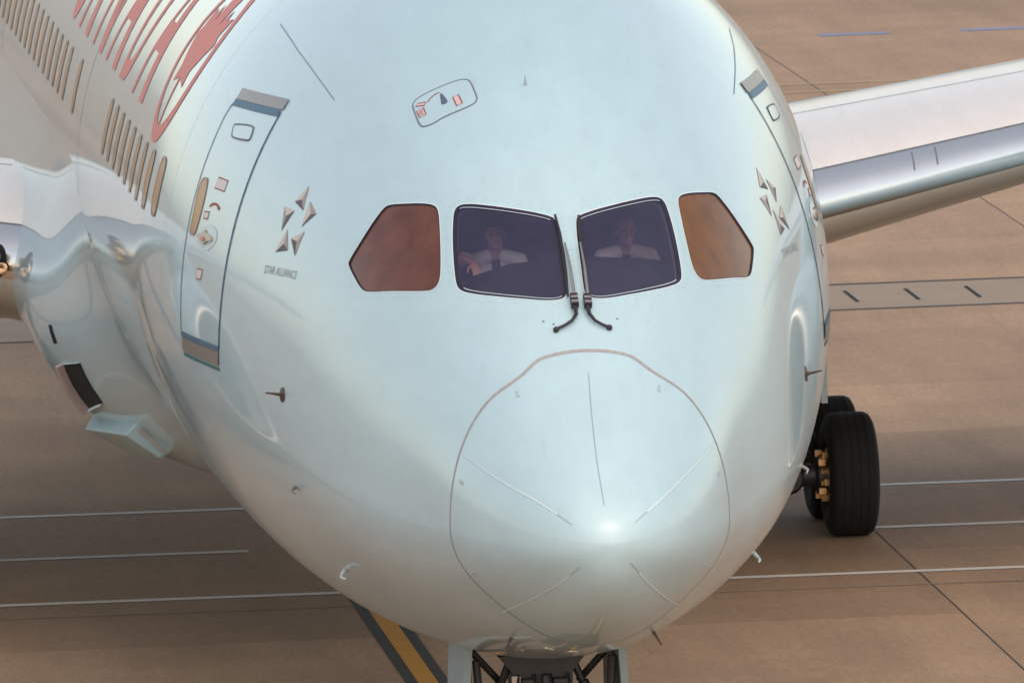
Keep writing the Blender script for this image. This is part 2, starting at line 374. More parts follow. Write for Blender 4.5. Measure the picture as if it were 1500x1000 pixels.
def ring(name, q0, q1, o0, o1, mat, parent=None):
    """band on the skin between two chart loops of equal length"""
    n0 = NN(q0[:, 0], q0[:, 1]); n1 = NN(q1[:, 0], q1[:, 1]); A = S(q0[:, 0], q0[:, 1])+n0*o0; B = S(q1[:, 0], q1[:, 1])+n1*o1; n = len(q0)
    Fc = [(i, (i+1) % n, n+(i+1) % n, n+i) for i in range(n)]
    a, b, c = A[0], A[1], B[1]
    if np.dot(np.cross(b-a, c-a), n0[0]) < 0: Fc = [f[::-1] for f in Fc]
    return mesh(name, list(A)+list(B), Fc, mat, parent, normals=list(n0)+list(n1))
def strip(name, q, width, off, mat, parent=None, closed=False, step=.1, depth=0.0):
    """narrow band of given width laid along chart points q"""
    q = np.asarray(q, float); q2 = []; n = len(q)
    for i in range(n if closed else n-1):
        a, b = q[i], q[(i+1) % n]; k = max(1, int(np.linalg.norm(S(*a)-S(*b))/step))
        for m in range(k): q2.append(a+(b-a)*m/k)
    if not closed: q2.append(q[-1])
    q = np.array(q2); P = S(q[:, 0], q[:, 1]); nn = NN(q[:, 0], q[:, 1])
    if closed: t = np.roll(P, -1, 0)-np.roll(P, 1, 0)
    else: t = np.gradient(P, axis=0)
    t /= np.maximum(np.linalg.norm(t, axis=1, keepdims=True), 1e-9); sd_ = np.cross(t, nn)
    wd = np.asarray(width, float)*np.ones(len(q)); hw = (wd/2)[:, None]
    A = P+sd_*hw+nn*off; B = P-sd_*hw+nn*off; m = len(q); Fc = []
    for i in range(m if closed else m-1): j = (i+1) % m; Fc.append((i, j, m+j, m+i))
    return mesh(name, list(A)+list(B), Fc, mat, parent, normals=list(nn)*2)
def at(s, p, h=0.):
    P = S(s, p); n = NN(np.array([s]), np.array([p]))[0]; return Vector(P+n*h)
def frame_at(s, p):
    ds, dp = SD(np.array([s]), np.array([p])); n = Vector(NN(np.array([s]), np.array([p]))[0]); a = Vector(ds[0]).normalized(); return n, a, n.cross(a)
BK = json.loads('''{"win_main":[[3.0328,-0.5241],[3.0825,-0.5048],[3.0873,-0.4788],[3.0422,-0.4403],[2.921,-0.3528],[2.8058,-0.2473],[2.716,-0.1355],[2.6684,-0.0709],[2.6386,-0.0551],[2.571,-0.0491],[2.4388,-0.0461],[2.2434,-0.0495],[2.0863,-0.0489],[2.0075,-0.0504],[1.9651,-0.0682],[1.9447,-0.1024],[1.9531,-0.1761],[1.9996,-0.2719],[2.0995,-0.4035],[2.239,-0.5246],[2.3629,-0.5996],[2.437,-0.6284],[2.5013,-0.6338],[2.6382,-0.6097],[2.8485,-0.567]],"win_side":[[3.8393,-0.9824],[3.8468,-0.9702],[3.7968,-0.8987],[3.7615,-0.7982],[3.7453,-0.7565],[3.6936,-0.7325],[3.5337,-0.6806],[3.3386,-0.605],[3.2642,-0.5795],[3.2015,-0.5711],[3.1051,-0.5828],[2.9116,-0.6202],[2.7155,-0.6702],[2.6484,-0.7019],[2.649,-0.7369],[2.7025,-0.7724],[2.9143,-0.8529],[3.2344,-0.9465],[3.3972,-0.9848],[3.4916,-0.995],[3.654,-0.991]],"winR_main":[[2.6049,0.0597],[2.6451,0.0625],[2.6655,0.0841],[2.8193,0.266],[3.0727,0.461],[3.0958,0.4906],[3.0744,0.514],[2.9113,0.543],[2.6815,0.5961],[2.5243,0.6334],[2.4695,0.6374],[2.3837,0.6152],[2.1916,0.5028],[2.0178,0.3187],[1.9477,0.1678],[1.9511,0.0937]],"hatch":[[4.4654,-0.5047],[4.5005,-0.4977],[4.5162,-0.4814],[4.5112,-0.4573],[4.4709,-0.3891],[4.4371,-0.3215],[4.4119,-0.2966],[4.3759,-0.2805],[4.3182,-0.2739],[4.1265,-0.2696],[4.0739,-0.2713],[4.0407,-0.2817],[4.0281,-0.3011],[4.0312,-0.3455],[4.0634,-0.4164],[4.0708,-0.4663],[4.1183,-0.4992],[4.161,-0.5068],[4.2492,-0.5087]],"hatch_tag":[[4.4268,-0.4958],[4.4443,-0.4833],[4.3885,-0.4544],[4.3583,-0.464]],"hatch_sign":[[4.3612,-0.4993],[4.3409,-0.4702],[4.2364,-0.471],[4.2541,-0.4986]],"hatch_wedge":[[4.3728,-0.3971],[4.3679,-0.3895],[4.2801,-0.3825],[4.2204,-0.3786],[4.2078,-0.3901],[4.2292,-0.4054]],"hatch_pink":[[4.2403,-0.3572],[4.2342,-0.3329],[4.1038,-0.329],[4.1021,-0.3544]],"hatch_arc":[[4.3722,-0.45],[4.3938,-0.4374],[4.4062,-0.4239],[4.4095,-0.4094],[4.3989,-0.3964]],"starsL":[["light",[[5.1029,-0.9387],[5.2474,-1.0057],[5.1218,-0.9823]]],["dark",[[5.2474,-1.0057],[5.0179,-1.0012],[5.1218,-0.9823]]],["mid",[[5.0179,-1.0012],[5.1029,-0.9387],[5.1218,-0.9823]]],["light",[[4.9623,-0.9657],[4.931,-1.0382],[4.845,-0.9877]]],["dark",[[4.931,-1.0382],[4.744,-0.9731],[4.845,-0.9877]]],["mid",[[4.744,-0.9731],[4.9623,-0.9657],[4.845,-0.9877]]],["light",[[5.4165,-1.0404],[5.1843,-1.0241],[5.3058,-1.0548]]],["dark",[[5.1843,-1.0241],[5.3075,-1.0978],[5.3058,-1.0548]]],["mid",[[5.3075,-1.0978],[5.4165,-1.0404],[5.3058,-1.0548]]],["light",[[5.1949,-1.0777],[5.3087,-1.1558],[5.1702,-1.1161]]],["dark",[[5.3087,-1.1558],[5.0516,-1.1204],[5.1702,-1.1161]]],["mid",[[5.0516,-1.1204],[5.1949,-1.0777],[5.1702,-1.1161]]],["light",[[4.8332,-1.0375],[5.0554,-1.0873],[4.9187,-1.0781]]],["dark",[[5.0554,-1.0873],[4.869,-1.1135],[4.9187,-1.0781]]],["mid",[[4.869,-1.1135],[4.8332,-1.0375],[4.9187,-1.0781]]]],"starsR":[["light",[[5.1207,0.9346],[4.9049,0.9672],[5.0881,0.9781]]],["dark",[[4.9049,0.9672],[5.1496,1.0098],[5.0881,0.9781]]],["mid",[[5.1496,1.0098],[5.1207,0.9346],[5.0881,0.9781]]],["mid",[[5.24,0.9901],[5.2493,1.0635],[5.342,1.0331]]],["dark",[[5.2493,1.0635],[5.4514,1.0445],[5.342,1.0331]]],["light",[[5.4514,1.0445],[5.24,0.9901],[5.342,1.0331]]],["light",[[4.9921,1.0021],[4.7174,0.9716],[4.8664,1.0044]]],["mid",[[4.7174,0.9716],[4.8449,1.0496],[4.8664,1.0044]]],["dark",[[4.8449,1.0496],[4.9921,1.0021],[4.8664,1.0044]]],["light",[[5.3621,1.0857],[5.1144,1.0889],[5.2719,1.1095]]],["dark",[[5.1144,1.0889],[5.3776,1.1584],[5.2719,1.1095]]],["mid",[[5.3776,1.1584],[5.3621,1.0857],[5.2719,1.1095]]],["mid",[[4.9935,1.0453],[4.9153,1.1137],[5.0361,1.0981]]],["dark",[[4.9153,1.1137],[5.1663,1.1274],[5.0361,1.0981]]],["light",[[5.1663,1.1274],[4.9935,1.0453],[5.0361,1.0981]]]],"starTextL":[[5.4518,-1.2289],[4.7229,-1.1593]],"starTextR":[[4.7292,1.1519],[5.5289,1.2311]],"d_window":[[7.574,-1.1792],[7.5063,-1.1725],[7.4339,-1.1725],[7.3833,-1.2074],[7.37,-1.2564],[7.4072,-1.3056],[7.4442,-1.3178],[7.5068,-1.3262],[7.5747,-1.3274],[7.6004,-1.3212],[7.5944,-1.2745],[7.6228,-1.2197],[7.6213,-1.1907]],"d_label":[[7.157,-1.1402],[6.8834,-1.1261],[6.8926,-1.1583],[7.1748,-1.1731]],"d_crescent":[[7.1892,-1.2263],[7.1652,-1.2166],[7.1099,-1.2072],[7.0261,-1.1998],[6.9445,-1.1982],[6.883,-1.201],[6.8847,-1.2091],[6.9279,-1.2091],[6.9639,-1.205],[7.0244,-1.2064],[7.0916,-1.2123],[7.1353,-1.2187]],"d_small":[[7.2928,-1.245],[7.1377,-1.2335],[7.1459,-1.2557],[7.2672,-1.2628]],"d_plate":[[7.0849,-1.2613],[6.8567,-1.2514],[6.7659,-1.2659],[6.792,-1.291],[7.0297,-1.3335],[7.239,-1.3274],[7.3418,-1.3166],[7.2662,-1.2906]],"d_star":[[7.1016,-1.2781],[7.0239,-1.2827],[6.8658,-1.2783],[6.8591,-1.2891],[7.0001,-1.3002],[7.064,-1.3181],[7.1636,-1.3128],[7.2936,-1.3142],[7.274,-1.3043],[7.1471,-1.2935]],"d_red":[[7.0941,-1.2971],[7.0227,-1.2963],[7.0339,-1.3038],[7.1023,-1.3111],[7.1413,-1.3077]],"d_low":[[7.1945,-1.3881],[7.0248,-1.3764],[7.0522,-1.406],[7.1902,-1.415]],"d_frame":[[7.299,-1.0005],[6.821,-0.9625],[6.7857,-0.9717],[6.7536,-0.9938],[6.7836,-1.0038],[7.2096,-1.0339],[7.2732,-1.0234],[7.3074,-1.0066]],"strip1":[[1.3613,-1.0952],[0.723,-1.0393],[0.2994,-0.9314],[0.1259,-0.9328]],"strip2":[[1.3756,1.1],[0.6671,0.9826],[0.2482,0.8755],[0.0911,0.784]],"strip3":[[1.5218,-2.4152],[0.7227,-2.3547],[0.268,-2.3123],[0.1092,-2.2368]],"strip4":[[1.5513,2.4273],[0.5861,2.4186],[0.2218,2.4155],[0.0607,2.3305]],"strip0":[[1.2725,0.0035],[0.8217,-0.0267],[0.4643,-0.0501],[0.153,-0.0561]],"topL":[[7.9105,-0.7131],[6.9542,-0.7256],[6.177,-0.7262],[5.5744,-0.7223]],"topR":[[7.9523,0.796],[7.2875,0.808],[6.6375,0.8107],[5.9088,0.8064]],"vaneL":[[4.5961,-1.4602]],"vaneR":[[4.7917,1.4787]],"pitL1":[[4.48,-1.7786]],"pitR1":[[4.4253,1.7641]],"pitL2":[[4.7027,-2.2365]],"pitR2":[[3.4499,2.1034]],"botL":[[2.8053,-2.7382]],"botR":[[1.7982,2.6852]],"blip":[[4.0951,-0.0709]],"dots":[[1.7437,-0.1744],[1.79,0.2427],[1.7887,-0.2344]],"latch":[[1.3301,-0.544],[1.3262,0.5425],[1.3424,-1.2557],[1.3173,1.2592],[1.3392,-1.9703],[1.172,1.9663]],"wL":[[2.6602,-0.0533],[2.4958,-0.0441],[2.3173,-0.0433],[2.1396,-0.0463],[1.9492,-0.0552]],"wLarm":[[2.3925,-0.0281],[2.1665,-0.0194],[1.9273,-0.0195]],"wLblock":[[1.9459,-0.026],[1.837,-0.0207]],"wLhook":[[1.8374,-0.025],[1.7767,-0.023],[1.7254,-0.0557],[1.6965,-0.1045],[1.6799,-0.1661]],"wR":[[2.6477,0.0659],[2.4907,0.0585],[2.3127,0.0641],[2.1351,0.0701],[1.9437,0.0711]],"wRarm":[[2.3894,0.0547],[2.1644,0.0604],[1.9252,0.0611]],"wRblock":[[1.9372,0.0578],[1.8347,0.0574]],"wRhook":[[1.8346,0.053],[1.7742,0.0607],[1.721,0.0917],[1.6945,0.1346],[1.6837,0.1836]],"panel1":[[4.0195,-1.1048],[3.1407,-0.9549],[2.541,-0.7548],[2.0829,-0.5131]]}''')

# ================================================================== SETTING: concrete apron
def sheet(name, x0, x1, y0, y1, z, mat, parent=None, sl=0.):
    return mesh(name, [(x0, y0+sl*x0, z), (x1, y0+sl*x1, z), (x1, y1+sl*x1, z), (x0, y1+sl*x0, z)], [(0, 1, 2, 3)], mat, parent)
apron = sheet('apron', -4000, 4000, -4000, 4000, -.006, M_CONC); tag(apron, kind='structure')
sheet('joint_bed', -13, 41, -12, 113.5, -.003, M_JOINT, apron)
XJ = [-11.88, -5.98, 5.82]+[5.82+5.9*k for k in range(1, 7)]
YR = [-12, -7, -2, 3, 8, 13, 18, 23, 28, 33, 38, 42.6, 47.4, 50.65]; YR2 = [53.6, 58.6, 63.6, 68.6, 73.6, 78.6, 83.6, 88.6, 93.6, 98.6, 103.6, 108.6, 113.4]
slab_cache = {}
def slab(name, x0, x1, y0, y1, mat):
    gx, gy = .012, .003
    key = (round(x1-x0, 2), round(y1-y0, 2), mat.name)
    if key not in slab_cache:
        mb = MB(); hx, hy = (x1-x0)/2-gx, (y1-y0)/2-gy
        mb.box((0, 0, -.03), (hx, hy, .03)); o = mb.build(name, mat, apron); slab_cache[key] = o.data
    else: o = link(name, slab_cache[key], apron)
    o.location = ((x0+x1)/2, (y0+y1)/2, 0); return o
for xa, xb in zip(XJ[:-1], XJ[1:]):
    for rows in (YR, YR2):
        for ya, yb in zip(rows[:-1], rows[1:]): slab('concrete_slab', xa, xb, ya, yb, M_CONC)
    c_ = slab('drainage_channel', xa, xb, 50.69, 53.56, M_CHANNEL)
for k in range(-2, 26):
    x = 8.5+.745*k; sheet('drain_slot', x-.024, x+.024, 51.5, 52.8, .006, M_HOLE, apron, 0)
SL = -.026
for y in (50.67, 53.58): sheet('channel_joint', -11.8, 41, y-.07, y+.07, .004, M_JOINT, apron)
for y, segs in ((33.52, [(-13, 38)]), (29.96, [(-13, -.55), (5.86, 38)]), (26.40, [(-13, 38)])):
    for a, b in segs: sheet('white_line', a, b, y-.085, y+.085, .005, M_LINEW, apron, SL)
sheet('faded_white_line', -13, 38, 25.35, 25.43, .004, M_CHANNEL, apron, SL)
sheet('taxi_line_border', .125, .235, -80, 70, .005, M_LINEB, apron); sheet('taxi_line_border', .420, .530, -80, 70, .005, M_LINEB, apron)
sheet('yellow_taxi_line', .236, .419, -80, 70, .006, M_LINEY, apron)
for a, b in ((8.5, 9.6), (10.7, 11.8), (12.9, 14.0), (15.1, 16.6), (17.4, 18.5)): sheet('blue_mark', a, b, 89.9, 90.3, .005, M_LINEBL, apron)
sheet('pale_yellow_line', 6, 30, 81.6, 81.8, .005, M_LINEYP, apron, -.0); sheet('pale_yellow_line', 6, 30, 80.3, 80.5, .005, M_LINEYP, apron, -.0)

# ================================================================== AIRLINER
plane = empty('airliner'); tag(plane, 'pale ice-blue twin-engine airliner with red lettering facing the camera', 'airplane')
# --- skin and radome
NP_ = 180; PH = -math.pi+np.arange(NP_)*2*math.pi/NP_
def ring_s(p):
    a = abs(p)
    bump = .055*(1-min(1, max(0, (a-.30)/.18))**2*(3-2*min(1, max(0, (a-.30)/.18))))
    dip = -.022*math.exp(-((a-.56)/.13)**2)
    return 1.425+bump+dip
TR = np.array([math.sqrt(ring_s(p)) for p in PH])
V = []; Q = []; Fc = []
nr = 40
for i in range(nr+1):
    for j in range(NP_): Q.append((max(1e-3, (i/nr))**1.25*TR[j], PH[j]))
for i in range(nr):
    for j in range(NP_): j2 = (j+1) % NP_; Fc.append((i*NP_+j, i*NP_+j2, (i+1)*NP_+j2, (i+1)*NP_+j))
def skin_mesh(name, Q, Fc, mat, parent, off=0.):
    Q = np.array(Q); s = Q[:, 0]**2; n = NN(s, Q[:, 1]); n[s < 4e-5] = (0, -1, 0)
    P = S(s, Q[:, 1])+n*off
    F2 = []
    for f in Fc:
        a, b, c = P[f[0]], P[f[1]], P[f[2]]; d = np.dot(np.cross(b-a, c-a), n[f[0]]+n[f[2]])
        F2.append(tuple(f) if d >= 0 else tuple(f[::-1]))
    return mesh(name, P, F2, mat, parent, normals=n)
Fc.append(tuple(range(NP_)))
radome = skin_mesh('radome', Q, Fc, M_PAINT, plane)
fuselage = None
wm = chaikin(np.array(BK['win_main']), 2); ws = chaikin(np.array(BK['win_side']), 2)
LOOPS = [wm, mir(wm), ws, mir(ws)]
LT = [np.stack([np.sqrt(l[:, 0]), l[:, 1]], 1) for l in LOOPS]
Q = []; Fc = []; key = {}
def vid(t, p):
    k = (round(t, 5), round(p, 5))
    if k not in key: key[k] = len(Q); Q.append((t, p))
    return key[k]
rows = [[(TR[j]+(1.26-TR[j])*i/5) for j in range(NP_)] for i in range(6)]
rows += [[1.26+.02*i]*NP_ for i in range(1, 44)]
t_ = 2.12
while t_ < 3.20: t_ += .03; rows.append([t_]*NP_)
for s_ in list(np.arange(10.75, 42, .5))+list(np.arange(42, 58.1, 1.)): rows.append([math.sqrt(s_)]*NP_)
J0 = int(round((math.pi-1.3265)/(2*math.pi/NP_))); J1 = NP_-J0
for i in range(len(rows)-1):
    for j in range(NP_):
        j2 = (j+1) % NP_
        if rows[i][j] > 1.2599 and rows[i+1][j] < 2.1201 and J0 <= j < J1: continue
        Fc.append((vid(rows[i][j], PH[j]), vid(rows[i][j2], PH[j2]), vid(rows[i+1][j2], PH[j2]), vid(rows[i+1][j], PH[j])))
Fc.append(tuple(vid(rows[-1][j], PH[j]) for j in range(NP_)))
grid_rows = [r[0] for r in rows if 1.2599 < r[0] < 2.1201]
pts = []; edges = []
for l in LT:
    b = len(pts); pts += [tuple(a) for a in l]; edges += [(b+i, b+(i+1) % len(l)) for i in range(len(l))]
LP = np.array(pts)
for t in grid_rows:
    for j in range(J0, J1+1):
        if np.min((LP[:, 0]-t)**2+(LP[:, 1]-PH[j])**2) < .007**2: continue
        if any(inside((t, PH[j]), l) for l in LT): continue
        pts.append((t, PH[j]))
ov, oe, of, *_ = delaunay_2d_cdt([Vector((float(a), float(b))) for a, b in pts], edges, [], 0, 1e-7)
cock = []
for f in of:
    c = (sum(ov[i].x for i in f)/3, sum(ov[i].y for i in f)/3)
    if any(inside(c, l) for l in LT): continue
    cock.append([(ov[i].x, ov[i].y) for i in f])
for f in cock: Fc.append(tuple(vid(*v) for v in f))
fuselage = skin_mesh('fuselage', Q, Fc, M_PAINT, plane)
# cockpit lining: inner skin with the same openings
Q = []; Fc = []; key = {}
for f in cock: Fc.append(tuple(vid(*v) for v in f)[::-1])
skin_mesh('cockpit_lining', Q, Fc, M_LINING, plane, -.07)

# --- radome seam, lightning strips, latches
seam = np.array([(ring_s(p), p) for p in PH])
strip('radome_seam', seam, [.014+.020*max(0, math.cos(p))**1.2 for p in PH], .003, M_SEAM, radome, closed=True, step=9)
for i in range(0, 44):
    p = -1.3+2.6*i/43; n, a, b = frame_at(ring_s(p), p); c = at(ring_s(p), p, .006)
    mb = MB(); mb.add([c+(a*math.cos(k*1.0472)+b*math.sin(k*1.0472))*.0045 for k in range(6)], [(0, 1, 2, 3, 4, 5)]); mb.build('seam_screw', M_LINE, radome)
for k in ('strip1', 'strip2', 'strip3', 'strip4'):
    q = chaikin(np.array(BK[k]), 2, False); m = int(len(q)*.72)
    strip('lightning_strip', q[:m+1], .012, .005, M_LIGHTLINE, radome, step=.05)
    strip('lightning_strip', q[m:], .005, .004, M_SEAM, radome, step=.05)
strip('lightning_strip', np.array(BK['strip0']), .005, .004, M_THIN, radome, step=.05)
for (s, p) in BK['latch']:
    s = min(s, 1.40)
    if abs(p) > 2.6: continue
    n, a, b = frame_at(s-.05, p)
    mb = MB(); M = Matrix.Translation(at(s-.05, p, .002)) @ Matrix((a, b, n)).transposed().to_4x4(); mb.box((0, 0, 0), (.035, .012, .003), M); mb.build('latch', M_FAINT, radome)

# --- cockpit windows
def cockpit_window(q, main, side):
    mat = M_GLASSM if main else (M_GLASSR if side > 0 else M_GLASSL)
    bw = .030 if main else .011
    q1 = inset(q, bw); q2 = inset(q, bw+.010) if main else None
    win = patch('cockpit_window', inset(q, bw-.004), -.012, mat, plane, grid=.09)
    tag(win, {(1, -1): 'dark windscreen on the image left with a pilot behind', (1, 1): 'dark windscreen on the image right with a pilot behind', (0, -1): 'red-brown tinted side window', (0, 1): 'amber-brown tinted side window'}[(1 if main else 0, side)])
    ring('window_gasket', q, q1, .001, -.009, M_GASKET, win)
    ring('window_edge', inset(q, -.008), inset(q, .001), .0025, .0025, M_LIGHTLINE, win)
    ring('window_reveal', q, inset(q, .004), -.001, -.075, M_LINING, win)
    if main:                                       # thin pale retainer along the upper and lower edges
        P = S(q1[:, 0], q1[:, 1]); c = P.mean(0); w_ = q1
        tg = np.roll(P, -1, 0)-np.roll(P, 1, 0); hz = np.abs(tg[:, 0]) > 1.3*np.abs(tg[:, 2])
        idx_top = [i for i in range(len(q1)) if P[i, 2] > c[2] and hz[i]]; idx_bot = [i for i in range(len(q1)) if P[i, 2] < c[2] and hz[i]]
        for idx in (idx_top, idx_bot):
            qq = q1[idx]; qq = qq[np.argsort(qq[:, 1])]
            strip('retainer_strip', qq, .008, -.004, M_RETAIN, win, step=9)
    return win
cockpit_window(wm, True, -1); cockpit_window(mir(wm), True, 1); cockpit_window(ws, False, -1); cockpit_window(mir(ws), False, 1)
# rivets round the windows
mb = MB()
for l in LOOPS:
    q = inset(l, -.055); P = S(q[:, 0], q[:, 1]); d = 0; last = None
    for i in range(len(q)):
        if last is not None and np.linalg.norm(P[i]-last) < .055: continue
        last = P[i]; n, a, b = frame_at(*q[i]); c = at(q[i, 0], q[i, 1], .0035)
        mb.add([c+(a*math.cos(k*1.0472)+b*math.sin(k*1.0472))*.0035 for k in range(6)], [(0, 1, 2, 3, 4, 5)])
tag(mb.build('rivets', M_LINE, fuselage), kind='stuff')
for (s, p) in BK['dots']:
    n, a, b = frame_at(s, p); mb = MB(); c = at(s, p, .004); mb.add([c+(a*math.cos(k*.7854)+b*math.sin(k*.7854))*.009 for k in range(8)], [tuple(range(8))]); mb.build('drain_hole', M_LINE, fuselage)
strip('panel_line', np.array(BK['topL']), .009, .004, M_THIN, fuselage); strip('panel_line', np.array(BK['topR']), .010, .004, M_THIN, fuselage)
# skin joints round the barrel
for s_ in (18.05, 30.2): strip('skin_joint', np.array([(s_, p) for p in np.linspace(-math.pi, math.pi, 121)]), .02, .003, M_LINE, fuselage, step=9)
strip('skin_joint', np.array([(8.55, p) for p in np.linspace(-math.pi, math.pi, 121)]), .004, .002, M_FAINT, fuselage, step=9)
# --- escape hatch
hq = chaikin(np.array(BK['hatch']), 2)
hatch = patch('escape_hatch', hq, .003, M_PAINT, plane, grid=.1)
ring('hatch_gap', inset(hq, -.006), inset(hq, .007), .0045, .0045, M_LINE, hatch)
h_ = patch('hatch_handle', BK['hatch_wedge'], .006, M_WEDGE, hatch)
strip('hatch_arc', np.array(BK['hatch_arc']), .012, .005, M_REDS, hatch, step=.02)
for k, m_ in (('hatch_tag', M_PINK), ('hatch_sign', M_SIGN), ('hatch_pink', M_PINK)):
    q = np.array(BK[k]); o = patch('hatch_sign', q, .005, m_, hatch); ring('sign_border', inset(q, -.003), inset(q, .007), .0065, .0065, M_REDS, hatch)
def scribble(q, rows, mat, parent, name='sign_text', fill=.7):
    """rows of little dashes: lettering too small to read"""
    q = np.array(q); mbx = MB()
    for r in range(rows):
        v = (r+1)/(rows+1); u = .18
        while u < .78:
            du = random.uniform(.05, .14)
            a = []
            for (uu, vv) in ((u, v-.28/(rows+1)), (u+du, v-.28/(rows+1)), (u+du, v+.28/(rows+1)), (u, v+.28/(rows+1))):
                c = (q[0]*(1-uu)+q[1]*uu)*(1-vv)+(q[3]*(1-uu)+q[2]*uu)*vv; a.append(at(c[0], c[1], .0075))
            mbx.add(a, [(0, 1, 2, 3)]); u += du+.05
    return mbx.build(name, mat, parent)
scribble(BK['hatch_sign'], 3, M_REDS, hatch)

# --- passenger doors
SF, SA, ZT, ZB = 6.40, 7.69, 6.575, 4.655
def door(side):
    def q_(s, z): return (s, pz(s, z, side))
    col = []
    zs = np.linspace(ZB, ZT, 13)
    aft = [q_(SA, z) for z in zs]; fwd = [q_(SF, z) for z in zs]
    loop = np.array(fwd+aft[::-1])
    d = patch('passenger_door', loop, .004, M_PAINT, plane, grid=.15)
    tag(d, 'forward passenger door with blue outline and red handle markings' if side < 0 else 'forward passenger door seen edge-on at the image right')
    r_ = .12
    lf = [q_(SF, z) for z in np.linspace(ZB, ZT-.02, 14)]; la = [q_(SA, z) for z in np.linspace(ZB+.0, ZT-.14, 14)]+[q_(SA-.03, ZT-.06), q_(SA-.10, ZT-.01)]
    strip('door_outline', np.array(lf), .022, .008, M_BLUE if side < 0 else M_THIN, d, step=.1); strip('door_outline', np.array(la), .022, .008, M_BLUE if side < 0 else M_THIN, d, step=.1)
    def band(name, s0, s1, z0, z1, mat, off, k=8):
        a = [q_(s, z0) for s in np.linspace(s0, s1, k)]; b = [q_(s, z1) for s in np.linspace(s1, s0, k)]
        return patch(name, np.array(a+b), off, mat, d, grid=.1)
    band('door_band', SF+.02, SA-.06, ZT-.055, ZT, M_TEAL, .010)
    band('scuff_plate', SF-.02, SA-.08, ZT+.001, ZT+.085, M_SCUFF, .012)
    band('door_band', SF, SA, ZB-.03, ZB+.015, M_TEAL, .010)
    band('scuff_plate', SF, SA-.02, ZB-.145, ZB-.031, M_SCUFF, .012)
    band('door_band', SF-.01, SA-.02, ZB-.185, ZB-.160, plain('green_sill', (.02, .13, .14), .5), .006)
    mm = (lambda q: np.array(q)) if side < 0 else mir
    w_ = chaikin(mm(BK['d_window']), 2); o = patch('door_window', w_, .008, M_BROWNWIN, d); ring('door_window_rim', inset(w_, -.010), inset(w_, .006), .010, .010, M_WRIM, d)
    fr = chaikin(mm(BK['d_frame']), 2); patch('vent_panel', fr, .010, M_PAINT, d); ring('vent_panel_gap', inset(fr, -.007), inset(fr, .008), .012, .012, M_LINE, d)
    for k in ('d_label', 'd_small', 'd_low'):
        q = mm(BK[k]); patch('door_sign', q, .008, M_SIGN, d); ring('sign_border', inset(q, -.002), inset(q, .008), .010, .010, M_REDS, d)
        scribble(q, 4 if k == 'd_label' else 2, M_REDS, d)
    patch('handle_arrow', mm(BK['d_crescent']), .009, M_REDS, d)
    hp = chaikin(mm(BK['d_plate']), 1); patch('handle_plate', hp, .007, M_LIGHTLINE, d)
    hs = chaikin(mm(BK['d_star']), 1); patch('door_handle', hs, .030, M_STEEL, d, depth=.03); patch('handle_mark', mm(BK['d_red']), .034, M_RED, d)
    return d
door(-1); door(1)

# --- passenger windows along the cabin
WS = [9.22, 9.90, 10.63, 11.38, 12.12, 12.86, 13.58, 14.31, 15.0, 19.28]+[20.73+.755*k for k in range(24)]
for side in (-1, 1):
    for s_ in WS:
        zc_, hh, hw = 5.725, .235, .15; loop = []
        for k in range(24):
            a = 2*math.pi*k/24; cx, sz = math.cos(a), math.sin(a)
            loop.append((s_+hw*abs(cx)**.6*math.copysign(1, cx), pz(s_, zc_+hh*abs(sz)**.65*math.copysign(1, sz), side)))
        w_ = patch('passenger_window', np.array(loop), .004, M_BROWNWIN, plane, grid=.2)
        ring('window_rim', inset(np.array(loop), -.014), inset(np.array(loop), .008), .007, .007, M_WRIM, w_)

# --- lettering and roundel (starboard and port)
def arc(s, v, side, base_z=6.15):
    return (s, side*(abs(pz(s, base_z, side))-v/2.93))
GL = {
 'A': [[(0, 0), (.11, 0), (.25, .30), (.75, .30), (.80, .20), (.78, 0), (1.0, 0), (.60, 1), (.42, 1)]],
 'N': [[(0, 0), (.12, 0), (.12, .72), (.80, 0), (1, 0), (1, 1), (.88, 1), (.88, .30), (.22, 1), (0, 1)]],
}
A_parts = [[(0, 0), (.15, 0), (.262, .25), (.13, .25)], [(.70, 0), (1.0, 0), (.91, .25), (.638, .25)], [(.13, .25), (.91, .25), (.855, .42), (.218, .42)], [(.218, .42), (.34, .42), (.55, .90), (.55, 1), (.50, 1)], [(.595, .42), (.855, .42), (.66, 1), (.55, 1), (.55, .60)]]
N_parts = [[(0, 0), (.15, 0), (.15, 1), (0, 1)], [(.15, 1), (.15, .70), (.72, 0), (.85, 0), (.85, .20), (.25, 1)], [(.85, 0), (1, 0), (1, 1), (.85, 1)]]
def arcstrip(cx, cy, rx, ry, a0, a1, w0, w1, n=10):
    out = []
    for k in range(n):
        b0 = a0+(a1-a0)*k/n; b1 = a0+(a1-a0)*(k+1)/n
        def pt(b, q): return (cx+(rx-q*(w0+(w1-w0)*abs(math.cos(b))))*math.cos(b), cy+(ry-q*(w0*.9))*math.sin(b))
        out.append([pt(b0, 0), pt(b1, 0), pt(b1, 1), pt(b0, 1)])
    return out
D_parts = [[(0, 0), (.20, 0), (.20, 1), (0, 1)], [(.20, 0), (.42, 0), (.42, .11), (.20, .11)], [(.20, .89), (.42, .89), (.42, 1), (.20, 1)]]+arcstrip(.42, .5, .58, .5, -math.pi/2, math.pi/2, .122, .20, 12)
C_parts = arcstrip(.55, .5, .55, .5, math.radians(50), math.radians(310), .11, .20, 16)
I_parts = [[(.3, 0), (.7, 0), (.7, 1), (.3, 1)]]
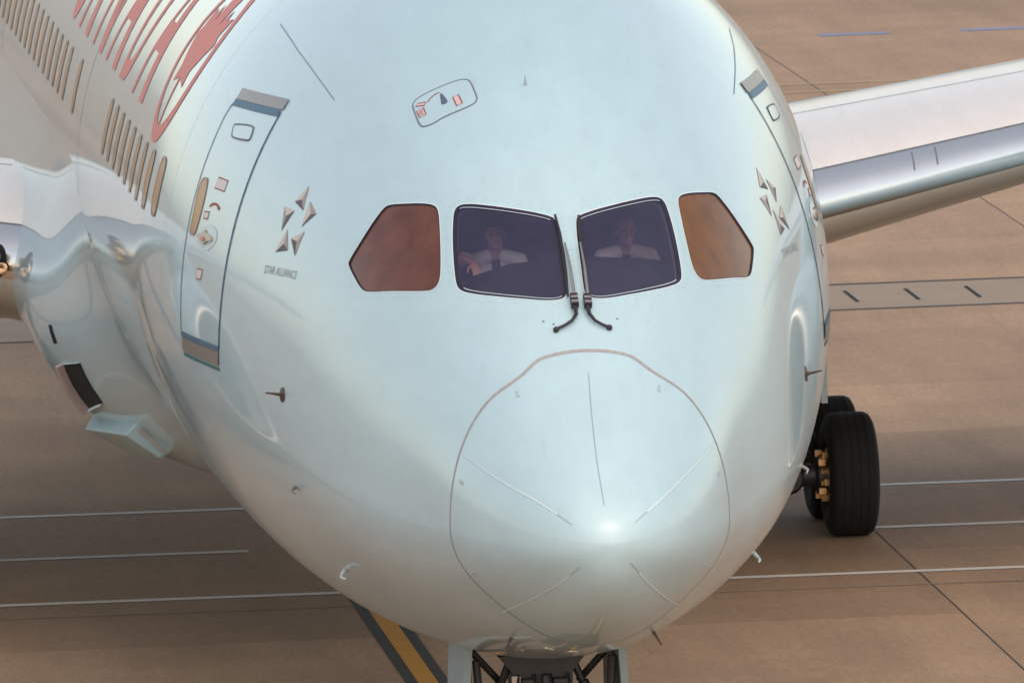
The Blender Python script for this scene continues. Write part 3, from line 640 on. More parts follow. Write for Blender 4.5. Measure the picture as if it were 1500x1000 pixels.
R_parts = [[(0, 0), (.14, 0), (.14, 1), (0, 1)], [(.14, .91), (.5, .91), (.5, 1), (.14, 1)], [(.14, .45), (.5, .45), (.5, .55), (.14, .55)], [(.45, .45), (.62, .45), (1, 0), (.80, 0)]]+arcstrip(.5, .725, .42, .275, -math.pi/2, math.pi/2, .10, .12, 8)
GP = {'A': A_parts, 'N': N_parts, 'D': D_parts, 'C': C_parts, 'I': I_parts, 'R': R_parts}
def decal(name, polys, fmap, off, mat, parent):
    """polygons in a flat frame, subdivided and laid on the skin as one mesh"""
    bm = bmesh.new()
    for pl in polys:
        vs = [bm.verts.new((x, y, 0)) for x, y in pl]
        try: bm.faces.new(vs)
        except ValueError: pass
    bmesh.ops.triangulate(bm, faces=bm.faces)
    ys = [v.co.y for v in bm.verts]; y0, y1 = min(ys), max(ys)
    for y in np.arange(y0+.05, y1, .06):
        bmesh.ops.bisect_plane(bm, geom=bm.verts[:]+bm.edges[:]+bm.faces[:], plane_co=(0, float(y), 0), plane_no=(0, 1, 0))
    bm.verts.index_update(); q = np.array([fmap(v.co.x, v.co.y) for v in bm.verts])
    n = NN(q[:, 0], q[:, 1]); P = S(q[:, 0], q[:, 1])+n*off
    Fc = []
    for f in bm.faces:
        ids = [v.index for v in f.verts]; a, b, c = P[ids[0]], P[ids[1]], P[ids[2]]
        Fc.append(tuple(ids) if np.dot(np.cross(b-a, c-a), n[ids[0]]) > 0 else tuple(ids[::-1]))
    bm.free(); return mesh(name, P, Fc, mat, parent, normals=n)
LH = 1.75
def starboard_letter(ch, s_aft, s_fwd, side):
    if side < 0: f = lambda x, y: arc(s_aft+(s_fwd-s_aft)*x, y*LH, -1)
    else: f = lambda x, y: arc(s_fwd+(s_aft-s_fwd)*x, y*LH, 1)
    return decal('letter', GP[ch], f, .004, M_RED, plane)
seq = [('A', 13.60, 12.28), ('D', 15.20, 14.15), ('A', 17.10, 15.78), ('N', 18.90, 17.66), ('A', 20.90, 19.58), ('C', 22.30, 21.20), ('R', 25.4, 24.4), ('I', 26.6, 26.0), ('A', 28.3, 27.0)]
for ch, a, b in seq: starboard_letter(ch, a, b, -1)
RC = 10.24
def roundel(side):
    c0 = .93; f = lambda x, y: arc(RC+x, c0-.14+y, side, 6.15)
    leaf = [(0, 1), (.17, .64), (.33, .72), (.25, .24), (.48, .47), (.55, .33), (.84, .38), (.76, .13), (.90, .04), (.44, -.34), (.49, -.52), (.055, -.44), (.045, -.98)]
    k = .80
    full = [(x*k, y*k) for x, y in leaf]+[(-x*k, y*k) for x, y in leaf[:0:-1]]
    r0, r1 = .94, .79; n = 64
    rg = [[(r0*math.cos(2*math.pi*i/n), r0*math.sin(2*math.pi*i/n)), (r0*math.cos(2*math.pi*(i+1)/n), r0*math.sin(2*math.pi*(i+1)/n)), (r1*math.cos(2*math.pi*(i+1)/n), r1*math.sin(2*math.pi*(i+1)/n)+.0), (r1*math.cos(2*math.pi*i/n), r1*math.sin(2*math.pi*i/n))] for i in range(n)]
    o = decal('roundel', rg, f, .004, M_RED, plane); tag(o, 'red ring with a maple leaf emblem')
    decal('leaf_emblem', [full], f, .004, M_RED, o)
roundel(-1)

# --- alliance emblem behind the cockpit: five faceted pieces and small print
def text_polys(txt):
    cu = bpy.data.curves.new('print', 'FONT'); cu.body = txt; cu.size = 1.0; cu.resolution_u = 2
    ob = bpy.data.objects.new('print', cu); COL.objects.link(ob); dg = bpy.context.evaluated_depsgraph_get(); me = ob.evaluated_get(dg).to_mesh()
    v = [(a.co.x, a.co.y) for a in me.vertices]; polys = [[v[i] for i in p.vertices] for p in me.polygons]
    xs = [a[0] for a in v]; x0, x1 = min(xs), max(xs); polys = [[((x-x0)/(x1-x0), y) for x, y in p] for p in polys]
    bpy.data.objects.remove(ob); return polys
TXT = text_polys('STAR ALLIANCE')
for k, tk in (('starsL', 'starTextL'), ('starsR', 'starTextR')):
    root = None
    for i in range(0, 15, 3):
        for tone, q in BK[k][i:i+3]:
            o = patch('emblem_facet', q, .004, M_STAR[tone], root or plane, grid=.3)
            if root is None: root = o; tag(o, 'faceted grey five-piece emblem'); o.name = 'alliance_emblem'
    a, b = np.array(BK[tk][0]), np.array(BK[tk][1])
    hgt = .075
    def f(x, y, a=a, b=b): q = a+(b-a)*x; return (q[0], q[1]-math.copysign(1, q[1])*-1*0 + (-1)*math.copysign(1, q[1])*(y*hgt)/2.4)
    decal('emblem_print', TXT, f, .004, M_PRINT, root)

# --- wipers
def wiper(k, side):
    q = np.array(BK['w'+k]); arm = np.array(BK['w'+k+'arm']); blk = np.array(BK['w'+k+'block']); hk = np.array(BK['w'+k+'hook'])
    mb = MB(); mb.tube([at(s, p, .025) for s, p in q], [.010, .013, .014, .013, .009], 6); w_ = mb.build('wiper', M_WIPER, plane, 40)
    mb = MB(); mb.tube([at(arm[0, 0], arm[0, 1], .05), at(arm[1, 0], arm[1, 1], .062), at(arm[2, 0], arm[2, 1], .055)], [.008, .013, .016], 8); mb.build('wiper_arm', M_STEEL, w_, 40)
    s, p = blk.mean(0); n, a, b = frame_at(s, p); mb = MB(); M = Matrix.Translation(at(s, p, .045)) @ Matrix((a, b, n)).transposed().to_4x4()
    mb.box((0, 0, 0), (.055, .026, .022), M); mb.build('wiper_joint', M_STEEL, w_)
    mb = MB()
    for d_ in (-.05, 0, .05): mb.box((d_, 0, 0), (.010, .030, .026), M)
    mb.build('joint_clamp', M_WIPER, w_)
    mb = MB(); mb.tube([at(blk[1, 0], blk[1, 1], .045)]+[at(s, p, h) for (s, p), h in zip(hk, (.045, .04, .035, .03, .022))], [.022, .020, .015, .013, .012, .013], 8); mb.sphere(at(hk[-1, 0], hk[-1, 1], .018), .024, 10, 8); mb.build('wiper_hook', M_WIPER, w_, 40)
wiper('L', -1); wiper('R', 1)

# --- probes and vanes
def vane(s, p):
    n, a, b = frame_at(s, p); mb = MB(); c = at(s, p, .0)
    M = Matrix.Translation(c) @ Matrix((a, b, n)).transposed().to_4x4()
    V_ = []
    mb.lathe([(0, .062), (.008, .060), (.014, .035), (.016, .001)], (0, 0, 0), 'Z', 20); mb.v = [tuple(M @ Vector(v)) for v in mb.v]; o = mb.build('flow_vane', M_PROBE, plane, 40)
    mb = MB(); mb.tube([at(s, p, .01), at(s+.02, p, .06), at(s+.05, p, .13)], [.016, .011, .006], 8); mb.build('vane_blade', M_PROBE, o, 40)
vane(4.66, -1.463); vane(4.66, 1.463)
def pitot(s, p, k=.8, mat=M_LIGHTLINE):
    n, a, b = frame_at(s, p); n0, a0 = n, a; n = n*k; a = a*k
    mb = MB(); c = at(s, p)
    mb.tube([c-n*.01+a*.06, c+n*.05+a*.03, c+n*.085-a*.01, c+n*.09-a*.07, c+n*.09-a*.15], [.022*k, .018*k, .015*k, .012*k, .009*k], 10); mb.tube([c+n*.09-a*.15, c+n*.09-a*.17], [.006, .006], 8)
    o = mb.build('pitot_probe', mat, plane, 50)
    mb = MB(); mb.sphere(c+a*.05, (.075, .075, .075), 12, 8, Matrix((a0*1.1, b*.3, n0*.1)).transposed()); mb.build('probe_base', M_SEAM, o, 60)
for sd_ in (-1, 1): pitot(4.46, 1.772*sd_, .75, M_PITOT if sd_ < 0 else M_SEAM); pitot(4.62, 2.215*sd_, .9)
for sd_ in (-1, 1):
    c = at(2.25, 2.70*sd_); n, a, b = frame_at(2.25, 2.70*sd_)
    mb = MB(); mb.tube([c-n*.01, c+n*.05, c+n*.11+a*.0], [.016, .010, .009], 8); o = mb.build('drain_mast', M_PROBE, plane, 40)
    mb = MB(); mb.tube([c+n*.11-a*.03, c+n*.11+a*.04], [.012, .012], 8); mb.build('mast_tip', M_PROBE, o)
s, p = BK['blip'][0]; mb = MB(); c = at(s, p); n, a, b = frame_at(s, p); mb.tube([c, c+n*.05, c+n*.09], [.012, .008, .004], 8); mb.build('small_antenna', M_FAINT, plane, 40)

# --- wing to body fairing
SEC = [(2.86, 5.25), (2.92, 4.95), (3.03, 4.5), (3.2, 4.0), (3.30, 3.57), (3.145, 3.11), (2.88, 2.75), (2.49, 2.42), (1.94, 2.15), (1.15, 1.93), (0, 1.84)]
SECd = chaikin(np.array(SEC), 2, False); O_ = np.array([0, 4.2])
ang = np.arctan2(SECd[:, 0], SECd[:, 1]-O_[1]); rad = np.hypot(SECd[:, 0], SECd[:, 1]-O_[1])
A0, A1 = ang.min(), math.pi
def fus_r(a):
    # distance from O_ to the barrel (ellipse) along angle a
    dx, dz = math.sin(a), math.cos(a); lo, hi = 0, 6
    for _ in range(40):
        m = (lo+hi)/2
        if (dx*m/2.885)**2+((O_[1]+dz*m-ZC)/2.97)**2 < 1: lo = m
        else: hi = m
    return lo
fs = list(np.arange(15.0, 22.01, .35))+list(np.arange(22.6, 33, .8))+list(np.arange(33, 42.1, .6)); fa = np.linspace(A0, A1, 44)
fr0 = np.array([fus_r(a) for a in fa]); fr1 = np.interp(fa, np.sort(ang), rad[np.argsort(ang)])
def ss(x): x = min(1, max(0, x)); return x*x*(3-2*x)
def fair_pt(s, i, sd_):
    low = ss((fa[i]-A0)/(A1-A0)*1.4)
    k = ss((s-(16.3-1.1*low))/4.7)*ss((41.5-s)/7.)
    r = fr0[i]*(1-.014*(1-k))*(1-k)+fr1[i]*k if k > 0 else fr0[i]*.98
    return (sd_*math.sin(fa[i])*r, s, O_[1]+math.cos(fa[i])*r)
V = []; Fc = []
cols = [(i, -1) for i in range(len(fa))]+[(i, 1) for i in range(len(fa)-2, -1, -1)]; m = len(cols)
for s in fs:
    for i, sd_ in cols: V.append(fair_pt(s, i, sd_))
for r in range(len(fs)-1):
    for c in range(m-1): Fc.append((r*m+c, (r+1)*m+c, (r+1)*m+c+1, r*m+c+1))
fairing = mesh('wing_body_fairing', V, Fc, M_PAINT, plane, smooth=True)
bm = bmesh.new(); bm.from_mesh(fairing.data); bmesh.ops.recalc_face_normals(bm, faces=bm.faces); bm.to_mesh(fairing.data); bm.free()
FV = np.array(V)
def fair_at(x, z, sd_=-1):
    """station where the fairing nose passes through (x, z) side view helper: nearest vertex"""
    return None
def on_fair(s, z, sd_):
    """point on the fairing at station s, height z, plus outward normal"""
    best = None
    pp = [np.array(fair_pt(s, i, sd_)) for i in range(len(fa))]
    for i in range(len(fa)-1):
        if (pp[i][2]-z)*(pp[i+1][2]-z) <= 0: 
            t = (z-pp[i][2])/(pp[i+1][2]-pp[i][2]+1e-9); p0 = pp[i]*(1-t)+pp[i+1]*t
            q0 = np.array(fair_pt(s+.05, i, sd_))*(1-t)+np.array(fair_pt(s+.05, i+1, sd_))*t
            n = np.cross(q0-p0, pp[i+1]-pp[i]); n /= np.linalg.norm(n)
            if n[0]*sd_ < 0: n = -n
            return Vector(p0), Vector(n)
    return Vector(pp[-1]), Vector((0, 0, -1))
def fpatch(name, corners, off, mat, parent, sd_, k=6):
    V = []; Fc = []
    (a, b, c, d) = [np.array(q, float) for q in corners]
    for i in range(k+1):
        for j in range(k+1):
            u, v = i/k, j/k; q = (a*(1-u)+b*u)*(1-v)+(d*(1-u)+c*u)*v; p, n = on_fair(q[0], q[1], sd_); V.append(p+n*off)
    for i in range(k):
        for j in range(k): Fc.append((i*(k+1)+j, (i+1)*(k+1)+j, (i+1)*(k+1)+j+1, i*(k+1)+j+1))
    o = mesh(name, V, Fc, mat, parent, smooth=True); return o
def fairing_bits(sd_):
    # ram air inlet: recess shade painted as a flat black patch, with a raised aft wall and a bright lower lip
    A, B_, C_, D_ = (19.14, 3.18), (18.56, 3.25), (18.64, 2.86), (19.42, 2.72)
    inlet = fpatch('ram_air_inlet', (A, B_, C_, D_), .012, M_HOLE, fairing, sd_)
    def edge(p, q, n=6): return [on_fair(p[0]+(q[0]-p[0])*t, p[1]+(q[1]-p[1])*t, sd_) for t in np.linspace(0, 1, n)]
    def wall(name, p, q, h0, h1, back, mat):
        E_ = edge(p, q); V = []; Fc = []
        for c, n in E_: V += [c+n*.005, c+n*h0, c+n*h1+Vector((0, back, 0)), c+Vector((0, back*1.6, 0))-n*.02]
        for i in range(len(E_)-1):
            for k in range(3): Fc.append((i*4+k, i*4+4+k, i*4+5+k, i*4+1+k))
        Fc += [(0, 1, 2, 3), tuple(len(V)-4+k for k in (3, 2, 1, 0))]
        mb = MB(); mb.add(V, Fc); return mb.build(name, mat, fairing, 35)
    wall('inlet_wall', A, D_, .075, .10, .16, plain('inlet_wall_tan', (.42, .33, .31), .5)); wall('inlet_lip', D_, C_, .05, .05, .12, M_LIGHTLINE); wall('inlet_lip', B_, A, .02, .02, .06, M_PAINT)
    # exhaust scoop below it
    f4 = [(2.534, 2.618), (2.334, 2.811), (2.038, 2.485), (2.21, 2.385)]; k4 = [(2.80, 2.50), (2.55, 2.75), (2.0, 2.45), (2.22, 2.17)]
    V = [(sd_*x, 18.1, z) for x, z in f4]+[(sd_*(x*.6+X*.4), 18.75, z*.6+Z*.4) for (x, z), (X, Z) in zip(f4, k4)]+[(sd_*x, 19.7, z) for x, z in k4]+[(sd_*(x-.22), 20.8, z+.14) for x, z in k4]
    Fc = [(0, 1, 2, 3)]
    for r in range(3):
        for k in range(4): Fc.append((r*4+k, r*4+4+k, r*4+4+(k+1) % 4, r*4+(k+1) % 4))
    mb = MB(); mb.add(V, Fc); sc_ = mb.build('air_scoop', plain('scoop_paint', (.34, .45, .47), .5, var=.1, scale=5), fairing)
    bv = sc_.modifiers.new('bevel', 'BEVEL'); bv.width = .02; bv.segments = 2
    mesh('scoop_slot', [(sd_*x, 18.085, z) for x, z in ((2.42, 2.657), (2.376, 2.681), (2.158, 2.458), (2.19, 2.434))], [(0, 1, 2, 3)], M_SEAM, fairing)
    # small dark slit, and the pale access strake higher up
    fpatch('pressure_port', ((19.25, 3.54), (19.15, 3.54), (19.10, 3.38), (19.22, 3.36)), .008, M_HOLE, fairing, sd_)
fairing_bits(-1); fairing_bits(1)


# --- wings
LE_S0, LE_Z0, LE_X0 = 22.3, 3.76, 3.1
def airfoil(c):
    """thickness half-ordinate and camber at chord fraction c"""
    t = 5*(.2969*math.sqrt(c)-.1260*c-.3516*c*c+.2843*c**3-.1036*c**4); cam_ = .016*math.sin(math.pi*min(1, c)**.8)
    return t, cam_
CU = [1, .9, .8, .7, .6, .5, .4, .32, .25, .19, .14, .10, .075, .055, .04, .028, .018, .01, .005, .002, 0]
CL = [.002, .005, .01, .018, .028, .04, .055, .075, .10, .14, .19, .25, .32, .4, .5, .6, .7, .8, .9, 1]
SPAN = [1.8, 2.6, 3.1, 3.6, 4.2, 5, 6, 7, 8, 9, 10, 12, 14, 16, 18, 20, 22, 24, 26, 28, 29, 29.6, 30]
def wing_pts(x):
    le = LE_S0+math.tan(R(34.5))*(x-LE_X0); z = LE_Z0+math.tan(R(7.4))*(x-LE_X0)
    ch = np.interp(x, [1.8, 3.1, 10, 28, 30], [12.2, 11.4, 7.4, 2.6, .7]); th = np.interp(x, [1.8, 3.1, 10, 30], [.135, .135, .108, .09]); tw = R(np.interp(x, [1.8, 3.1, 10, 30], [3.6, 3.6, 1.6, -.5]))
    if x > 28: le += (x-28)**2*.45
    out = []
    for c, sg in [(c, 1) for c in CU]+[(c, -1) for c in CL]:
        t, cm = airfoil(c); a = c*ch; b = (sg*t*th+cm)*ch
        out.append((x, le+a*math.cos(tw)+b*math.sin(tw), z-a*math.sin(tw)+b*math.cos(tw)))
    return out
WG = np.array([wing_pts(x) for x in SPAN]); NK = len(CU)+len(CL)
def wing_normals(G):
    du = np.gradient(G, axis=0); dv = np.gradient(G, axis=1); n = np.cross(du, dv); n /= np.maximum(np.linalg.norm(n, axis=2, keepdims=True), 1e-9); return n
K0, K1 = CU.index(.028), len(CU)+CL.index(.005)
def wing(sd_):
    G = WG*np.array([sd_, 1, 1]); n = wing_normals(G)
    if n[8, 3, 2] < 0: n = -n
    def part(name, ka, kb, mat, parent):
        g = G[:, ka:kb+1].reshape(-1, 3); nn = n[:, ka:kb+1].reshape(-1, 3); m = kb-ka+1; Fc = []
        for i in range(len(SPAN)-1):
            for k in range(m-1):
                f = (i*m+k, (i+1)*m+k, (i+1)*m+k+1, i*m+k+1); a, b, c = g[f[0]], g[f[1]], g[f[2]]
                if np.dot(np.cross(b-a, c-a), nn[f[0]]) < 0: f = f[::-1]
                Fc.append(f)
        return mesh(name, g, Fc, mat, parent, normals=nn)
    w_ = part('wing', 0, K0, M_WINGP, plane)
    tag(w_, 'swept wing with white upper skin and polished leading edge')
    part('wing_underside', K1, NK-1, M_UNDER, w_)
    slat = part('leading_edge_slat', K0, K1, M_CHROME, w_)
    # joints between slat panels and across the upper skin
    def surf(x, kf):
        a = np.array(wing_pts(x)); i = int(kf); f = kf-i; p = a[i]*(1-f)+a[min(i+1, NK-1)]*f
        return Vector((p[0]*sd_, p[1], p[2]))
    def seam_line(x0, k0, x1, k1, wdt, mat, name):
        mb = MB(); P = [surf(x0+(x1-x0)*t, k0+(k1-k0)*t) for t in np.linspace(0, 1, 24)]; P = [p+Vector((0, 0, .004)) for p in P]; mb.tube(P, wdt, 4, False); mb.build(name, mat, w_)
    seam_line(3.1, K0, 28, K0, .006, M_LINE, 'slat_gap'); seam_line(3.1, 8.3, 28, 8.0, .005, M_FAINT, 'skin_joint'); seam_line(3.1, 6.2, 28, 6.2, .006, M_FAINT, 'skin_joint'); seam_line(4.5, 3.3, 28, 3.3, .010, M_LINE, 'spoiler_gap')
    for x in (6.9, 9.7, 14, 18, 22): seam_line(x, K0, x, K1, .004, M_LINE, 'slat_joint')
    mb = MB()
    for x in (5.6, 5.85, 7.6, 7.85, 8.9, 9.9, 10.15, 10.9):
        for k in np.linspace(K0+.6, 18.2, 9):
            p = surf(x, k); q = surf(x+.02, k); r_ = surf(x, k+.05); nn = (q-p).cross(r_-p).normalized(); nn = nn if nn.z > 0 else -nn
            a = (q-p).normalized(); b = nn.cross(a); c = p+nn*.004; mb.add([c+(a*math.cos(j*1.0472)+b*math.sin(j*1.0472))*.011 for j in range(6)], [(0, 1, 2, 3, 4, 5)])
    tag(mb.build('slat_fasteners', M_LINE, w_), kind='stuff')
    # landing lamp in the root of the leading edge
    xl = 3.42; c = surf(xl, 19.6)
    mb = MB(); mb.sphere(c+Vector((0, .06, -.03)), (.17, .16, .17), 20, 12); mb.build('lamp_housing', M_HOLE, w_, 60)
    for j, (dz, r_) in enumerate(((.03, .085), (-.09, .06))):
        mb = MB(); mb.lathe([(-.02, r_), (-.05, r_*1.05), (-.06, r_*.9), (-.03, r_*.5), (-.015, .001)], c+Vector((sd_*.05-sd_*.09*j, -.08, dz)), 'Y', 20); mb.build('landing_lamp', M_LENS, w_, 50)
    # dark root rib seal where the slat meets the fairing
    return w_
wing(-1); wing(1)

# --- engines under the wings
def engine(sd_):
    c = (9.75*sd_, 0, 2.55); y0 = 20.9
    mb = MB(); mb.lathe([(y0+.35, 1.66), (y0+.8, 1.76), (y0+1.6, 1.83), (y0+2.8, 1.80), (y0+4.2, 1.62), (y0+5.4, 1.32), (y0+5.45, 1.25), (y0+4.2, 1.3)], c, 'Y', 48)
    e = mb.build('engine', M_PAINT, plane, 40)
    mb = MB(); mb.lathe([(y0+.34, 1.657), (y0+.12, 1.58), (y0+.02, 1.50), (y0, 1.45), (y0+.03, 1.40), (y0+.12, 1.36), (y0+.35, 1.35)], c, 'Y', 48); mb.build('intake_lip', M_CHROME, e, 60)
    mb = MB(); mb.lathe([(y0+.35, 1.35), (y0+1.5, 1.40), (y0+1.6, .3)], c, 'Y', 48); mb.build('intake_duct', M_WINGP, e, 40)
    mb = MB(); mb.lathe([(y0+.75, .001), (y0+.9, .12), (y0+1.2, .30), (y0+1.5, .40)], c, 'Y', 32); mb.build('spinner', M_DARKMETAL, e, 60)
    for k in range(18):
        a = 2*math.pi*k/18; mb = MB(); V_ = []
        for r_ in (.35, .8, 1.37):
            tw = .5+.5*(r_-.35); wd = .16+.08*r_
            for sg in (-1, 1):
                aa = a+sg*wd*math.sin(tw)/r_; V_.append((c[0]+r_*math.cos(aa), y0+1.45+sg*wd*math.cos(tw)*.6, c[2]+r_*math.sin(aa)))
        mb.add(V_, [(0, 1, 3, 2), (2, 3, 5, 4)]); mb.build('fan_blade', M_FAN, e)
    mb = MB(); mb.lathe([(y0+5.3, .95), (y0+6.4, .62), (y0+6.5, .35), (y0+7.3, .02)], c, 'Y', 32); mb.build('exhaust_cone', M_DARKMETAL, e, 40)
    mb = MB(); Vp = []
    for y, z0, z1, hw in ((y0+1.6, 4.30, 4.34, .05), (y0+3.6, 4.15, 4.85, .22), (y0+6.4, 3.4, 5.0, .26), (y0+9.5, 4.2, 4.75, .08)):
        Vp += [(c[0]-hw, y, z0), (c[0]+hw, y, z0), (c[0]+hw*.8, y, z1), (c[0]-hw*.8, y, z1)]
    Fp = [(0, 1, 2, 3), (12, 15, 14, 13)]
    for i in range(3):
        b = i*4
        for k in range(4): Fp.append((b+k, b+4+k, b+4+(k+1) % 4, b+(k+1) % 4))
    mb.add(Vp, Fp); mb.build('engine_pylon', M_PAINT, e, 30)
engine(-1); engine(1)

# --- landing gear
def tyre_profile(rr, w, grooves=4):
    h = w/2; P = [(-h*.55, rr*.44), (-h*.80, rr*.47), (-h*.98, rr*.62), (-h, rr*.74), (-h*.95, rr*.86), (-h*.82, rr*.955), (-h*.66, rr*.99)]
    for g in range(grooves):
        x = -h*.5+h*1.0*g/(grooves-1); P += [(x-.007, rr-.001), (x-.005, rr-.007), (x+.005, rr-.007), (x+.007, rr-.001)]
    P += [(-a, r_) for a, r_ in P[6::-1]]
    return P
GY = 29.32
piston = []
def main_gear(sd_):
    g = empty('main_landing_gear', (4.9*sd_, GY+.74, 0), plane)
    tag(g, 'four-wheel main landing gear truck')
    rr = .632; tp = tyre_profile(rr, .51)
    for iy, dy in enumerate((-.74, .74)):
        for dx in (-.645, .645):
            mb = MB(); mb.lathe(tp, (0, 0, 0), 'X', 56); t = mb.build('tyre', M_TYRE, g, 30); t.location = (dx, dy, rr-.008)
            sg = 1 if dx > 0 else -1
            mb = MB(); mb.lathe([(-.16, .28), (-.17, .25), (-.05, .22), (-.03, .08), (.0, .07), (.0, .001)], (0, 0, 0), 'X', 32); mb.lathe([(.16, .28), (.17, .25), (.05, .22), (.03, .08), (.0, .07)], (0, 0, 0), 'X', 32); r_ = mb.build('wheel_rim', M_WHITEMETAL, g, 40); r_.location = (dx, dy, rr-.008)
            mb = MB()
            for k in range(9):
                a = 2*math.pi*k/9; mb.tube([(-sg*.16, .17*math.cos(a), .17*math.sin(a)), (-sg*.31, .17*math.cos(a), .17*math.sin(a))], .045, 8)
            mb.lathe([(-sg*.17, .21), (-sg*.24, .215), (-sg*.25, .12), (-sg*.26, .05)], (0, 0, 0), 'X', 24)
            b = mb.build('brake_unit', M_BRASS, g, 40); b.location = (dx, dy, rr-.008)
            mb = MB(); mb.lathe([(-sg*.10, .30), (-sg*.17, .29), (-sg*.18, .20), (-sg*.33, .19), (-sg*.36, .12), (-sg*.50, .11)], (0, 0, 0), 'X', 28); b = mb.build('brake_housing', M_DARKMETAL, g, 40); b.location = (dx, dy, rr-.008)
            for k in range(14):
                a = 2*math.pi*k/14+.2
                if not piston: mb = MB(); mb.box((0, 0, 0), (.036, .036, .032)); b = mb.build('brake_piston', M_BRASS, g); piston.append(b.data)
                else: b = link('brake_piston', piston[0], g)
                b.location = (dx-sg*(.20+.05*(k % 3)), dy+.235*math.cos(a), rr-.008+.235*math.sin(a))
    mb = MB(); mb.tube([(0, -.95, .62), (0, -.74, .63), (0, 0, .72), (0, .74, .63), (0, .95, .62)], [.14, .21, .24, .21, .14], 14); mb.build('truck_beam', M_DARKMETAL, g, 40)
    for dy in (-.74, .74):
        mb = MB(); mb.tube([(-.6, dy, .624), (.6, dy, .624)], .07, 12); mb.build('axle', M_DARKMETAL, g, 40)
    mb = MB(); mb.tube([(0, 0, .7), (0, .0, 1.5), (0, .0, 1.52), (0, .05, 3.6)], [.12, .12, .20, .22], 16); mb.build('shock_strut', M_WHITEMETAL, g, 40)
    mb = MB(); mb.tube([(0, -.1, .85), (0, -.55, 1.35), (0, -.2, 1.9)], [.05, .06, .05], 8); mb.build('torque_link', M_DARKMETAL, g, 40)
    mb = MB(); mb.tube([(0, .1, 1.9), (-sd_*1.6, .5, 3.3)], [.08, .09], 10); mb.tube([(0, 0, 1.7), (-sd_*.2, -1.7, 3.3)], [.07, .08], 10); mb.build('side_brace', M_DARKMETAL, g, 40)
    mb = MB(); mb.box((sd_*.42, .05, 2.35), (.03, .75, 1.0)); mb.build('gear_door', M_PAINT, g)
    mb = MB()
    for k, x in enumerate((-.12, .1, .18)): mb.tube([(x, -.2, 2.3), (x*1.4, -.32, 1.4), (x*2, -.4+.1*k, .95), (x*3, -.7, .75)], .018, 6)
    mb.build('hydraulic_hose', M_BLACK, g, 40)
main_gear(1); main_gear(-1)
